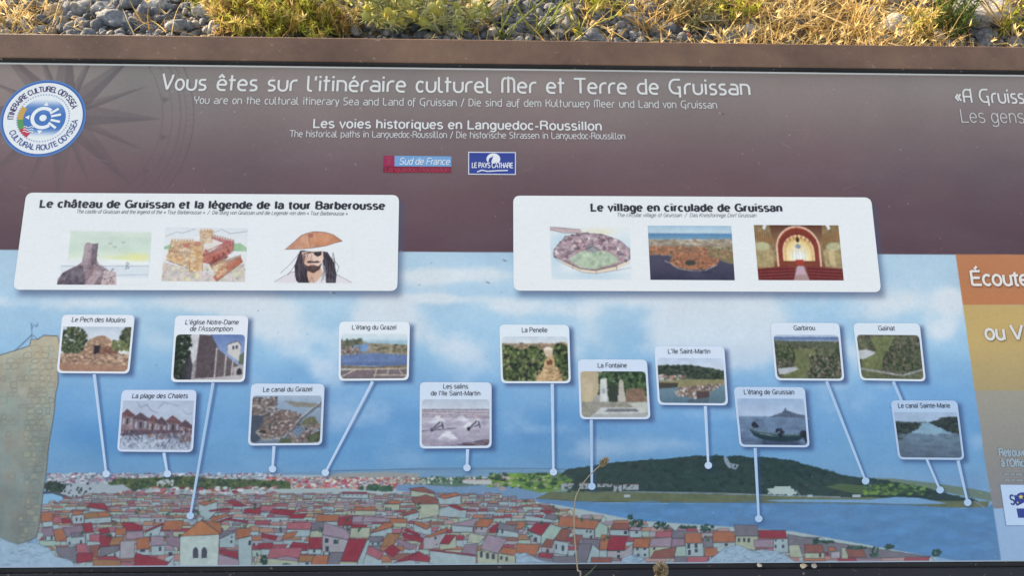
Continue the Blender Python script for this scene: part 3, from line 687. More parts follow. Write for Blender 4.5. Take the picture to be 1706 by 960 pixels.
# inner water with moored boats
cv.poly([(660, 809), (700, 806), (800, 808), (900, 813), (905, 836), (820, 830), (700, 822), (660, 818)], (104, 136, 172))
for k in range(160):
    x, y = RNG.uniform(690, 850), RNG.uniform(806, 826)
    cv.line([(x, y), (x, y - RNG.uniform(1, 3))], .7, (150, 170, 195), .5)
cv.poly([(660, 806), (690, 799), (760, 797), (800, 800), (820, 808), (760, 812)], (88, 112, 110))
cv.dabs(260, (684, 796, 830, 806), 3.0, [(64, 96, 80), (72, 104, 84), (170, 180, 185), (180, 186, 180), (58, 84, 78)], 38, .9)
cv.dabs(90, (650, 797, 700, 806), 2.2, [(182, 186, 180), (150, 100, 105), (120, 140, 135)], 39, .9, stretch=1.6)
cv.poly([(815, 801), (850, 791), (905, 788), (960, 790), (960, 815), (900, 822), (860, 812), (820, 808)], (96, 130, 72))
cv.dabs(220, (815, 790, 960, 815), 3.4, [(60, 88, 66), (112, 150, 72), (52, 76, 64), (92, 128, 74), (160, 150, 150)], 40, .9, stretch=1.7)
cv.poly([(770, 800), (818, 800), (820, 808), (772, 806)], (170, 180, 184)); cv.line([(770, 800), (818, 800)], .8, (150, 80, 90), .8)
# the big dark hill
HILL = [(938, 789), (948, 782), (965, 780), (990, 777), (1003, 774), (1030, 771), (1062, 768), (1085, 767), (1106, 766), (1130, 763), (1160, 760), (1182, 761), (1203, 760),
        (1208, 766), (1214, 762), (1232, 760), (1252, 764), (1268, 762), (1290, 764), (1322, 768), (1338, 774), (1365, 781), (1385, 787), (1410, 794), (1440, 797), (1475, 801),
        (1510, 808), (1545, 814), (1580, 824), (1615, 832), (1640, 838), (1640, 843), (1560, 836), (1500, 830), (1452, 830), (1380, 829), (1300, 826), (1180, 823), (1060, 820), (955, 822), (950, 812), (955, 800)]
cv.poly([(1440, 797), (1490, 798), (1560, 806), (1620, 815), (1652, 822), (1652, 836), (1560, 818)], (98, 120, 112))
cv.poly(HILL, (44, 64, 66))
inh = in_poly(HILL)
cv.dabs(2600, (938, 758, 1640, 840), 3.2, [(40, 60, 62), (46, 69, 69), (35, 52, 56), (48, 72, 68)], 41, .5, inh, stretch=1.6)
for k in range(330):
    i = RNG.integers(0, 31); a, b = HILL[i], HILL[i + 1]; t = RNG.random()
    cv.ell(a[0] + (b[0] - a[0]) * t, a[1] + (b[1] - a[1]) * t + 1, RNG.uniform(1.5, 3.6), RNG.uniform(1, 1.9), (42, 62, 65))
cv.poly([(1205, 762), (1212, 764), (1216, 772), (1231, 775), (1226, 783), (1214, 780), (1208, 772)], (128, 146, 165)); cv.dabs(8, (1214, 774, 1228, 780), 1.6, [(44, 62, 66)], 42)
def olive(pts): cv.poly(pts, (92, 104, 84), tex=.1, cell=10)
cv.line([(950, 821), (1060, 820), (1180, 822), (1300, 826), (1400, 829)], 1.6, (140, 152, 160), .8)
olive([(893, 831), (915, 820), (950, 819), (1060, 821), (1200, 824), (1290, 827), (1400, 830), (1452, 829), (1560, 835), (1648, 836), (1646, 846), (1600, 847), (1500, 841), (1380, 839), (1230, 838), (1080, 838), (990, 838), (930, 834)])
cv.line([(893, 832), (990, 837), (1080, 838), (1230, 838), (1380, 840), (1500, 842), (1600, 847)], 1.2, (58, 70, 72), .7)
WATER = (82, 125, 170)  # lagoon ink darkened to carry the fall-off of light
cv.poly([(1276, 834), (1330, 833), (1450, 833), (1490, 829), (1530, 830), (1560, 836), (1580, 840), (1500, 841), (1400, 838), (1300, 837)], (108, 150, 192))
cv.line([(1320, 838), (1420, 839), (1540, 842)], 1.6, (78, 96, 100), .9)
LAG = [(885, 842), (900, 833), (930, 835), (1000, 839), (1100, 840), (1230, 839), (1380, 840), (1500, 842), (1600, 848), (1646, 846), (1660, 834), (1680, 934), (1600, 936), (1560, 929), (1420, 920), (1310, 905), (1190, 880), (1060, 872), (940, 860)]
cv.poly(LAG, WATER)
cv.dabs(500, (890, 840, 1670, 930), 7, [(80, 128, 178), (84, 134, 186), (78, 126, 180)], 43, .25, in_poly(LAG), stretch=3)
cv.poly([(1375, 812), (1400, 806), (1440, 810), (1500, 816), (1520, 822), (1470, 826), (1420, 822)], (70, 92, 70)); cv.dabs(130, (1440, 808, 1540, 824), 3, [(102, 138, 74), (86, 118, 74), (52, 74, 66), (60, 84, 70)], 44, .9, stretch=1.8)
cv.dabs(60, (1275, 812, 1330, 825), 3, [(160, 182, 182), (150, 172, 176), (52, 72, 70)], 45, .9, in_poly([(1277, 815), (1310, 811), (1326, 816), (1326, 824), (1284, 824)]), stretch=1.6)
cv.poly([(1277, 815), (1290, 814), (1290, 811), (1311, 811), (1312, 815), (1322, 815), (1326, 824), (1288, 824)], (158, 180, 182))
for x, w in ((1345, 9), (1420, 14), (1040, 10)):
    cv.poly(rect(x, 825, x + w, 829), (150, 168, 180))
for x0, y0, x1, y1 in ((1022, 809, 1036, 819), (1038, 808, 1064, 817), (965, 806, 988, 815), (935, 806, 956, 817), (995, 807, 1020, 812)):
    cv.poly(rect(x0, y0, x1, y1), (140, 152, 165)); cv.line([(x0, y0), (x1, y0)], .9, (128, 84, 92), .9)
cv.dabs(60, (940, 808, 1060, 820), 2.4, [(44, 64, 64), (52, 72, 66)], 46, .9)
cv.line([(1327, 818), (1333, 826)], 1.2, (150, 165, 175), .8); cv.line([(1624, 836), (1640, 846)], 2, (120, 135, 150), .8)

# --- the painted town
R_, O_, P_, M_, GB, BR, OC, PK = (128, 56, 72), (146, 100, 82), (146, 94, 108), (124, 112, 130), (104, 106, 120), (120, 84, 82), (136, 106, 84), (136, 126, 144)  # town roofs and walls darkened: light fall-off put into their inks
W_, WG, WC, WK = (141, 162, 172), (138, 164, 160), (148, 160, 147), (143, 146, 157)
LN = (44, 48, 62)
def house(x, y, w, rh, wh, roof, wall, sk, wins, rg):
    rp = [(x + sk, y - rh), (x + w + sk, y - rh + rg.uniform(-.5, .5)), (x + w, y), (x, y)]
    gx = x + w + sk * .9 if sk > 0 else x + w
    cv.poly([(x, y), (x + w, y), (x + w, y + wh), (x, y + wh)], wall)
    if sk > 0:
        gb = [(x + w, y), (x + w + sk, y - rh), (x + w + sk + w * .25, y - rh * .2), (x + w + sk + w * .25, y + wh), (x + w, y + wh)]
        cv.poly(gb, np.array(wall) * 1.06); cv.outline(gb, .8, LN, .7)
    cv.poly(rp, roof)
    cv.outline([(x, y), (x + w, y), (x + w, y + wh), (x, y + wh)], .7, LN, .5); cv.outline(rp, .8, LN, .6)
    for k in range(wins):
        wx = x + w * (k + .6) / (wins + .3); cv.poly(rect(wx - w * .06, y + wh * .25, wx + w * .06, y + wh * .25 + max(wh * .3, 1.6)), (60, 68, 84))
TOWN = [(66, 850), (100, 830), (200, 815), (300, 822), (430, 812), (560, 812), (660, 818), (830, 823), (900, 836), (960, 852), (1060, 868), (1190, 880), (1325, 888), (1400, 905), (1500, 922), (1560, 930), (1560, 940), (1290, 942), (430, 946), (60, 948)]
cv.poly([(66, 850), (110, 836), (240, 818), (560, 814), (690, 824), (860, 832), (930, 842), (1060, 868), (1320, 886), (1560, 930), (1560, 946), (60, 950)], (150, 168, 176))
int_ = in_poly(TOWN)
cv.dabs(500, (100, 812, 460, 840), 3.0, [R_, P_, (178, 190, 200), (170, 184, 196), O_, (110, 118, 130), (182, 192, 200)], 50, .9, lambda x, y: y > 836 - (x - 66) * .12, stretch=1.9)
rg = np.random.default_rng(99)
roofs = [R_, O_, P_, M_, GB, BR, PK, OC, (132, 66, 80), (156, 132, 134), (150, 112, 112), (156, 144, 144), (152, 120, 104)]
walls = [W_, W_, WG, WC, WK]
y = 826.0
while y < 948:
    s = 6 + (y - 820) * .16
    x = 60 + rg.uniform(0, 10)
    while x < 1560:
        w = s * rg.uniform(.9, 1.9)
        if int_(x + w / 2, y) and int_(x + w, y - s * .3):
            house(x, y + rg.uniform(-2, 2), w, s * rg.uniform(.30, .5), s * rg.uniform(.8, 1.4), (lambda m_: np.array(roofs[rg.integers(len(roofs))]) * (1 - m_) + np.array((158, 150, 156)) * m_)(float(np.interp(y, [820, 880], [.42, .12]))), walls[rg.integers(len(walls))], rg.uniform(-.4, .5) * s, int(rg.integers(0, 3)), rg)
        x += w * rg.uniform(.8, 1.2)
    y += s * .84
def q(ox, pts): return [(a / 3.967 + ox, b / 3.967 + 720) for a, b in pts]
def blk(ox, col, *pts, ol=.8, wins=()):
    p = q(ox, pts)
    cv.poly(p, col, tex=.07, cell=7); cv.outline(p, .85, LN, ol * .85)
def win(ox, *boxes):
    for a, b, c, d in boxes: cv.poly(q(ox, rect(a, b, c, d)), (58, 66, 82))
for ox, items in HANDMADE:
    for it in items:
        if it[0] == 'w': win(ox, *it[1:])
        else: blk(ox, {'R': R_, 'O': O_, 'P': P_, 'M': M_, 'G': GB, 'B': BR, 'C': OC, 'K': PK, 'W': W_, 'g': WG, 'c': WC, 'k': WK}[it[0]], *it[1:])
rg = np.random.default_rng(44)
for _ in range(46):                                           # garden trees between the houses
    x, y = rg.uniform(90, 1250), rg.uniform(832, 905); r = 1.5 + (y - 820) * .03
    if int_(x, y): cv.dabs(9, (x - r, y - r, x + r, y + r), 1.8, [(58, 84, 76), (48, 72, 70), (70, 96, 80)], int(x * 7), .9)
# church tower with twin arches
blk(0, (160, 178, 180), (1190, 690), (1450, 680), (1440, 900), (1185, 900))
blk(0, (158, 112, 84), (1330, 585), (1462, 678), (1190, 692)); blk(0, (140, 100, 82), (1340, 585), (1462, 600), (1462, 678))
for a in (1275, 1332):
    cv.poly(q(0, [(a, 838), (a, 785), (a + 6, 770), (a + 18, 763), (a + 30, 770), (a + 36, 785), (a + 36, 836)]), (66, 70, 88)); 
cv.line(q(0, [(1335, 590), (1345, 565)]), 1, LN)
# white rocks along the foot, bushes
def rocks(pts, seed):
    cv.poly(pts, (140, 168, 192), tex=.06, cell=8)
    rg = np.random.default_rng(seed); f = in_poly(pts)
    x0, y0 = np.min(pts, 0); x1, y1 = np.max(pts, 0)
    for _ in range(int((x1 - x0) * .5)):
        a, b = rg.uniform(x0, x1), rg.uniform(y0, y1)
        if not f(a, b): continue
        L = [(a, b)]
        for _ in range(3): L.append((L[-1][0] + rg.uniform(1, 5), L[-1][1] + rg.uniform(-3, 3)))
        cv.line(L, .8, (82, 104, 128), .6)
    cv.outline(pts, .9, (86, 106, 130), .7)
for ox, pts in ((860, [(0, 815), (60, 800), (110, 830), (160, 850), (270, 868), (0, 868)]), (860, [(700, 840), (760, 812), (830, 830), (860, 866), (690, 866)]),
                (860, [(1260, 866), (1300, 830), (1380, 770), (1470, 750), (1560, 790), (1620, 780), (1720, 790), (1800, 830), (1850, 866)])):
    rocks(q(ox, pts), 5)
for ox, x, y, rx, ry in ((860, 800, 605, 50, 24), (860, 958, 622, 52, 26), (860, 1262, 636, 45, 22), (860, 755, 565, 14, 12), (860, 1130, 630, 60, 10),
                         (1276, 712, 792, 36, 40), (1276, 815, 762, 28, 16), (1276, 1125, 800, 30, 22), (1276, 328, 725, 18, 16), (1276, 600, 765, 70, 9), (1276, 400, 728, 50, 8), (430, 36, 850, 24, 34), (430, 185, 885, 24, 12)):
    c = q(ox, [(x, y)])[0]
    cv.dabs(46, (c[0] - rx / 4, c[1] - ry / 4, c[0] + rx / 4, c[1] + ry / 4), 2.4, [(44, 72, 70), (52, 82, 74), (40, 64, 66)], 60 + x, .95, in_ell(c[0], c[1], rx / 4, ry / 4))

# --- ruined tower on the left
TW = [(-420, 640), (-120, 618), (0, 592), (30, 583), (50, 576), (51, 566), (62, 566), (73, 559), (96, 560), (100, 575), (97, 600), (97, 640), (93, 655), (90, 690), (85, 720), (81, 745), (77, 790), (71, 830), (67, 868), (61, 895), (40, 908), (0, 912), (-420, 930)]
m = cv.mask(TW)
i0, i1, j0, j1, cov = m
g_ = np.stack([np.interp(cv.Y[j0:j1], [560, 620, 680, 760, 850, 910], [c[k] for c in ((184, 177, 156), (164, 164, 150), (142, 152, 147), (128, 138, 135), (116, 127, 127), (108, 118, 119))]) for k in range(3)], 1)
shade = vnoise(j1 - j0, i1 - i0, 24, 71, 4)
shade2 = vnoise(j1 - j0, i1 - i0, 30, 72, 3, .5, .6)
colr = g_[:, None, :] * (0.90 + .2 * shade[..., None]) + ((shade2 - .5) * 26)[..., None] * np.array([-.6, .2, .5])
cv.comp(i0, i1, j0, j1, cov, np.clip(colr, 0, 255))
cv.outline(TW, 1.2, (70, 66, 62), .85)
rg = np.random.default_rng(5); ft = in_poly(TW)
yy = 576.0
while yy < 900:
    hh = rg.uniform(7, 12); xx = -400.0
    while xx < 98:
        ww = rg.uniform(9, 19)
        keep = (xx > 45 - (yy - 560) * .06) or (rg.random() < .35 and yy < 720) or rg.random() < .12
        if keep and ft(xx, yy) and ft(xx + ww, yy + hh) and ft(xx + ww, yy):
            P4 = [(xx + rg.uniform(0, 3.5), yy + rg.uniform(0, 2.5)), (xx + ww * .5, yy + rg.uniform(-1.5, 1.5)), (xx + ww - rg.uniform(.5, 3), yy + rg.uniform(0, 3)), (xx + ww - rg.uniform(.5, 3), yy + hh - rg.uniform(.5, 2.5)), (xx + ww * .4, yy + hh - rg.uniform(-.5, 2)), (xx + rg.uniform(0, 3), yy + hh - rg.uniform(.5, 2.5))]
            if rg.random() < .6: cv.poly(P4, (176, 170, 138) if xx > 30 else (150, 150, 138), .25)
            cv.outline(P4, .8, (86, 84, 78), rg.uniform(.3, .6))
        xx += ww
    yy += hh
cv.line([(24, 585), (53, 558), (64, 566)], .9, (70, 80, 100), .9); cv.line([(53, 566), (53, 540)], .9, (70, 90, 120), .9); cv.line([(30, 582), (53, 559)], .7, (70, 80, 100), .7)
cv.line([(53, 548), (57, 541), (60, 545), (63, 538), (62, 544)], 1, (70, 100, 140), .8); cv.line([(53, 548), (51, 538)], 1, (70, 100, 140), .8)
rocks([(-420, 880), (-60, 886), (0, 896), (14, 903), (30, 908), (44, 904), (62, 906), (82, 914), (92, 928), (110, 932), (120, 936), (128, 950), (-420, 952)], 8)

# --- the coloured side column
CE = [(424, 1592), (508, 1604), (590, 1615.5), (651, 1624), (720, 1635), (757, 1639), (848, 1655), (935, 1668)]
def cx_at(yv): return np.interp(yv, [a for a, b in CE], [b for a, b in CE])
def column(y0, y1, col, sl=0.004):
    cv.poly([(cx_at(y0), y0), (BX1, y0 + (BX1 - 1600) * sl), (BX1, y1 + (BX1 - 1600) * sl)] + [(cx_at(t), t) for t in np.linspace(y1, y0, 12)], col)
column(423.8, 508, (184, 124, 86)); column(508, 651, (190, 166, 110))
jr = (cv.Y > 560) & (cv.Y < 651)
[column(560 + 6 * k, 651, np.array((190, 166, 110)) + (np.array((164, 150, 112)) - np.array((190, 166, 110))) * k / 14) for k in range(15)]
[column(651 + 10 * k, 848, np.array((150, 149, 140)) + (np.array((122, 126, 134)) - np.array((150, 149, 140))) * k / 19) for k in range(19)]
column(848, 960, (140, 172, 210), 0.002)  # white foot of the column, dimmed and blued by painted light fall-off
# shadows of the cards and lines
for Q in BIG:
    cv.soft_poly([(x + 7, y + 10) for x, y in Q], 6, (70, 84, 118), .62)
for nme, Q, *_ in CARDS:
    cv.soft_poly([(x + 7, y + 5) for x, y in Q], 4, (52, 72, 118), .72)
for (a, b) in LEADERS:
    cv.soft_poly([(a[0] + 3, a[1] + 2), (a[0] + 8, a[1] + 2), (b[0] + 6, b[1] + 2), (b[0] + 2, b[1] + 2)], 2, (50, 78, 130), .6)
    cv.soft(b[0] + 3, b[1] + 3, 8, 8, (46, 68, 110), .6)
for x, y, al in ((1625, 464, .5), (1690, 555, .5)):
    cv.soft(x + 30, y + 4, 60, 14, (150, 120, 90), .25)
for _ in range(70):                                          # hairline scratches
    x, y = RNG.uniform(0, 1706), RNG.uniform(115, 930); a_ = RNG.normal(0, .5); L_ = RNG.uniform(6, 40)
    cv.line([(x, y), (x + L_ * math.cos(a_) / 2, y + L_ * math.sin(a_) / 2 + 1), (x + L_ * math.cos(a_), y + L_ * math.sin(a_))], .7, (196, 194, 192), RNG.uniform(.08, .28))
# fibre of the print and small dirt
n = vnoise(cv.h, cv.w, 3, 80, 2); cv.a *= (1 + .035 * (n[..., None] - .5))
n = vnoise(cv.h, cv.w, 120, 81, 4); cv.a *= (1 + .05 * (n[..., None] - .5))
for _ in range(380):
    x, y = RNG.uniform(0, 1706), RNG.uniform(115, 930)
    cv.ell(x, y, RNG.uniform(.5, 1.1), RNG.uniform(.5, 1.0), (200, 202, 206) if RNG.random() < .6 else (70, 72, 80), RNG.uniform(.3, .8))
for x, y in ((1201, 188), (838, 433), (810, 470), (553, 487)):
    cv.line([(x, y), (x + 5, y + 2)], 1.4, (60, 56, 60), .8); cv.line([(x - 3, y), (x, y + .5)], 1.2, (205, 200, 196), .8)

# ------------------------------------------------------------------ the small pictures
def pic(w=112, h=72, col=(255, 255, 255)): return Canvas(0, 0, 1, h / w, w, h, col)
def foliage(c, box, cols, n, size, seed, inside=None, stretch=1.0):
    c.dabs(n, box, size, cols, seed, .9, inside, stretch)
DG = [(46, 60, 44), (64, 80, 54), (84, 98, 62), (36, 48, 38), (98, 108, 72)]
def p_pech():
    c = pic(); H = .64
    c.vgrad([(0, (188, 205, 226)), (.35, (214, 222, 228))])
    c.poly([(.12, .46), (.3, .36), (.4, .2), (.5, .14), (.62, .13), (.72, .2), (.76, .3), (.8, .46)], (168, 128, 100), tex=.15)
    c.dabs(420, (.1, .12, .82, .5), .016, [(186, 150, 120), (158, 124, 102), (204, 170, 138), (126, 100, 86)], 1, .8, in_poly([(.12, .46), (.3, .36), (.4, .2), (.5, .14), (.62, .13), (.72, .2), (.76, .3), (.8, .46)]), 1.6)
    c.poly([(.57, .3), (.84, .3), (.84, .48), (.57, .48)], (132, 90, 74)); c.dabs(120, (.57, .3, .84, .48), .015, [(150, 102, 82), (110, 74, 64)], 2, .8, stretch=1.8)
    c.poly(rect(.48, .27, .565, .46), (44, 40, 50))
    foliage(c, (0, 0, .36, .42), DG, 420, .026, 3, in_ell(.16, .2, .2, .2)); foliage(c, (.84, .02, 1, .34), DG, 200, .024, 4, in_ell(.96, .17, .12, .16))
    foliage(c, (.74, .2, 1, .34), [(120, 128, 76), (96, 112, 70)], 90, .022, 5)
    c.poly([(0, .4), (.3, .43), (1, .46), (1, .58), (0, .53)], (148, 108, 86)); c.dabs(520, (0, .39, 1, .57), .017, [(184, 150, 122), (144, 112, 94), (118, 92, 80), (200, 168, 138)], 6, .85, stretch=1.8)
    c.poly([(0, .52), (1, .57), (1, .66), (0, .66)], (166, 124, 100), tex=.1)
    return c
def p_chalets():
    c = pic(112, 78, (200, 214, 236)); H = .7
    c.vgrad([(0, (192, 208, 232)), (.7, (190, 206, 228))])
    for L in ([(.2, .02), (.26, .1), (.34, .06), (.4, .14), (.5, .18)], [(.5, .12), (.58, .03), (.68, .05), (.78, .08)], [(.85, .14), (.92, .2), (.98, .18)]): c.line(L, .008, (110, 120, 145), .7)
    for k, (x, w, t) in enumerate(((.0, .18, .15), (.17, .22, .2), (.38, .14, .23), (.5, .14, .26), (.63, .2, .24), (.82, .18, .3))):
        c.poly([(x, t + .03), (x + w, t + .06), (x + w, t + .28), (x, t + .3)], [(150, 128, 134), (132, 116, 126), (150, 120, 120)][k % 3], tex=.25)
        c.poly([(x - .02, t + .06), (x + w * .4, t - .03), (x + w + .02, t + .07), (x + w, t + .1)], (126, 86, 94) if k % 2 == 0 else (96, 78, 92), tex=.2)
        for j in range(3): c.poly(rect(x + w * (.12 + .3 * j), t + .1, x + w * (.24 + .3 * j), t + .19), (58, 56, 76) if j % 2 else (176, 184, 206))
    c.poly([(0, .42), (.5, .42), (1, .42), (1, .45), (0, .5)], (112, 84, 98)); c.line([(.1, .44), (.22, .55)], .014, (70, 60, 80)); c.line([(.14, .43), (.27, .54)], .014, (70, 60, 80))
    rg = np.random.default_rng(3)
    for _ in range(420):
        x, y = rg.random(), rg.uniform(.46, .68)
        c.line([(x, y), (x + rg.uniform(-.03, .03), y - rg.uniform(.01, .05))], .007, [(70, 84, 110), (120, 138, 165), (222, 232, 244), (50, 60, 84)][rg.integers(4)], .75)
    for k in range(9): c.line([(.7 + .01 * k, .48), (.55 + .06 * k, .69)], .007, (90, 96, 124), .6)
    return c
def p_church():
    c = pic(112, 74); 
    c.vgrad([(0, (92, 124, 190)), (.5, (160, 184, 222))])
    c.poly([(.0, .0), (.5, .0), (.5, .66), (0, .66)], (196, 198, 206), tex=.08)
    c.poly([(.34, 0), (.52, .02), (.62, .2), (.62, .62), (.3, .66)], (86, 76, 84), tex=.18); c.poly([(.6, .2), (.92, .45), (.92, .6), (.6, .63)], (98, 88, 94), tex=.18)
    for x in (.6, .74, .84): c.line([(x, .2 + (x - .6) * .8), (x - .01, .62)], .02, (190, 186, 188), .9)
    c.poly([(.76, .14), (.9, .1), (.94, .16), (.94, .4), (.76, .28)], (206, 204, 204)); c.poly(rect(.82, .17, .85, .22), (60, 66, 90)); c.poly(rect(.87, .16, .9, .21), (60, 66, 90)); c.line([(.74, .15), (.9, .1), (.95, .17)], .012, (90, 90, 100))
    c.poly([(.85, .48), (1, .44), (1, .62), (.85, .62)], (168, 164, 168)); c.ell(.94, .56, .04, .07, (52, 52, 62)); c.poly([(.93, .3), (1, .26), (1, .44), (.92, .44)], (96, 112, 96))
    c.poly([(.62, .62), (1, .58), (1, .68), (0, .68), (0, .66)], (180, 178, 184))
    foliage(c, (0, 0, .26, .66), [(30, 44, 36), (44, 60, 46), (56, 74, 52), (24, 34, 32)], 420, .028, 4, lambda x, y: x < .23 - .1 * abs(y - .15))
    c.poly([(.16, .4), (.22, .28), (.27, .44), (.26, .66), (.12, .66)], (56, 54, 66), .9); c.poly([(.27, .45), (.3, .36), (.32, .46), (.31, .66), (.27, .66)], (150, 148, 156))
    return c
def town_dabs(c, box, n, seed, f=None, s=.014):
    c.dabs(n, box, s, [(140, 118, 112), (116, 102, 102), (168, 152, 144), (92, 86, 90), (184, 176, 172), (74, 74, 80), (124, 100, 96)], seed, .9, f, 1.4)
def p_canal():
    c = pic(112, 76); 
    c.vgrad([(0, (168, 190, 214)), (.1, (150, 178, 206)), (.68, (110, 130, 150))])
    c.poly([(0, .02), (.3, .06), (.36, .14), (.1, .3), (0, .3)], (118, 112, 104)); town_dabs(c, (0, .03, .36, .3), 260, 1, None, .018)
    c.poly([(.45, .08), (1, .12), (1, .18), (.6, .16)], (140, 136, 124)); c.poly([(0, .28), (.3, .3), (.25, .5), (.1, .66), (0, .66)], (70, 84, 106))
    f = in_poly([(.2, .28), (.45, .2), (.7, .26), (.74, .34), (.6, .5), (.42, .6), (.2, .62), (.08, .52), (.14, .44)])
    c.poly([(.2, .28), (.45, .2), (.7, .26), (.74, .34), (.6, .5), (.42, .6), (.2, .62), (.08, .52), (.14, .44)], (120, 98, 92)); town_dabs(c, (.05, .2, .78, .64), 900, 2, f, .015); c.ell(.17, .52, .05, .03, (60, 62, 60))
    c.outline([(.08, .52), (.2, .63), (.42, .61)], .012, (190, 186, 176), .8)
    c.line([(1, .1), (.72, .34), (.44, .68)], .035, (96, 110, 124)); c.line([(1, .08), (.7, .32), (.42, .66)], .01, (196, 194, 188))
    c.poly([(.78, .32), (.9, .3), (.98, .42), (.9, .46), (.7, .42)], (110, 110, 84), tex=.2); town_dabs(c, (.55, .42, 1, .68), 420, 3, None, .02)
    c.poly([(.58, .5), (.7, .42), (.78, .5), (.66, .6)], (96, 120, 148)); c.poly([(.45, .6), (.6, .62), (.55, .7), (.38, .7)], (86, 96, 70)); c.poly([(.8, .58), (1, .5), (1, .64), (.84, .68)], (82, 94, 68), tex=.3)
    for k in range(5): c.line([(.58 + .04 * k, .52 - .02 * k), (.66 + .03 * k, .58 - .02 * k)], .006, (190, 200, 210))
    return c
def p_lagoon():
    c = pic(112, 70)
    c.vgrad([(0, (204, 220, 230)), (.08, (190, 214, 228)), (.12, (150, 190, 216))])
    c.poly([(0, .1), (.3, .1), (.4, .13), (1, .16), (1, .32), (0, .3)], (150, 140, 122), tex=.2); foliage(c, (0, .08, .32, .17), [(84, 92, 78), (96, 104, 84)], 100, .018, 1)
    c.poly([(.18, .17), (.4, .14), (.42, .22), (.3, .28), (.22, .26)], (108, 150, 204)); c.poly([(.62, .13), (1, .12), (1, .16)], (150, 196, 216))
    town_dabs(c, (0, .18, .3, .3), 130, 2, None, .014); c.dabs(80, (.5, .15, 1, .27), .014, [(112, 108, 84), (170, 156, 128), (92, 98, 74)], 4, .8, None, 2.5)
    c.poly([(0, .3), (.5, .27), (1, .3), (1, .47), (.5, .45), (0, .44)], (98, 126, 178), tex=.1); c.poly([(0, .4), (1, .4), (1, .46), (0, .44)], (82, 104, 154), .6)
    c.poly([(0, .44), (.5, .46), (1, .44), (1, .49), (.4, .49), (0, .48)], (126, 110, 88), tex=.2); c.poly([(0, .49), (1, .49), (1, .63), (0, .63)], (116, 104, 112), tex=.1)
    for L in ([(.0, .6), (.22, .5)], [(.5, .63), (.54, .5)], [(.72, .5), (.7, .58)], [(.88, .5), (.94, .58)], [(.5, .57), (1, .58)], [(0, .5), (1, .485)]): c.line(L, .014, (196, 182, 164))
    return c
def p_salt():
    c = pic(112, 76)
    c.vgrad([(0, (178, 194, 214)), (.14, (196, 206, 220)), (.15, (110, 108, 132)), (.17, (190, 182, 194)), (.4, (184, 178, 196)), (.68, (146, 136, 158))])
    for y, al in ((.19, .7), (.23, .6), (.26, .7)): c.line([(0, y - .01), (1, y + .01)], .012, (110, 88, 104), al)
    for x, y, w, h in ((.24, .34, .14, .1), (.58, .31, .12, .07), (.7, .41, .1, .08), (.38, .58, .16, .12)):
        c.poly([(x - w, y), (x - w * .2, y - h), (x + w * .2, y - h), (x + w, y), (x, y + .015)], (214, 216, 228)); c.poly([(x - w, y + .01), (x + w, y + .01), (x, y + .05)], (184, 178, 198), .7)
    for x, y in ((.3, .26), (.84, .25)):
        c.ell(x, y, .02, .02, (180, 130, 120)); c.poly([(x - .03, y + .02), (x + .03, y + .02), (x + .04, y + .1), (x - .04, y + .08)], (216, 216, 226)); c.line([(x, y + .08), (x + .02, y + .17)], .02, (60, 62, 84)); c.line([(x - .03, y + .07), (x - .12, y + .15)], .02, (70, 66, 84)); c.ell(x - .15, y + .18, .025, .03, (40, 40, 54)); c.line([(x - .15, y + .18), (x, y + .12)], .014, (60, 56, 70))
    c.line([(0, .46), (.5, .42)], .012, (70, 66, 86)); c.poly([(.42, .7), (1, .58), (1, .7)], (92, 70, 84)); c.line([(.42, .68), (1, .58)], .014, (52, 46, 60))
    c.dabs(120, (0, .2, 1, .7), .03, [(190, 186, 206), (140, 134, 162)], 5, .25, None, 3)
    return c
def p_vines():
    c = pic(112, 72)
    c.vgrad([(0, (196, 212, 228)), (.1, (206, 216, 222)), (.11, (150, 134, 122)), (.2, (160, 130, 100))])
    c.dabs(120, (0, .1, 1, .2), .02, [(150, 126, 104), (110, 108, 76), (176, 142, 112)], 1, .9, None, 2)
    c.poly([(.66, .27), (.84, .27), (.9, .66), (.48, .66)], (196, 160, 112), tex=.18)
    lf = [(40, 56, 38), (66, 86, 48), (96, 112, 60), (30, 42, 34), (126, 138, 80), (76, 92, 52)]
    foliage(c, (0, .13, .68, .66), lf, 900, .03, 2, in_poly([(0, .14), (.12, .15), (.3, .2), (.42, .16), (.6, .16), (.67, .28), (.56, .5), (.48, .66), (0, .66)])); foliage(c, (.74, .12, 1, .66), lf, 420, .03, 3, in_poly([(.76, .16), (.9, .12), (1, .15), (1, .66), (.9, .6), (.8, .36)]))
    c.ell(.7, .2, .07, .05, (226, 216, 200)); c.poly([(.64, .2), (.77, .2), (.76, .29), (.66, .29)], (206, 180, 156)); c.ell(.73, .37, .03, .04, (130, 74, 50)); c.ell(.69, .38, .02, .03, (110, 66, 48)); c.dabs(60, (.52, .45, .9, .64), .016, [(150, 116, 80), (212, 178, 132)], 4, .7, None, 1.7)
    return c
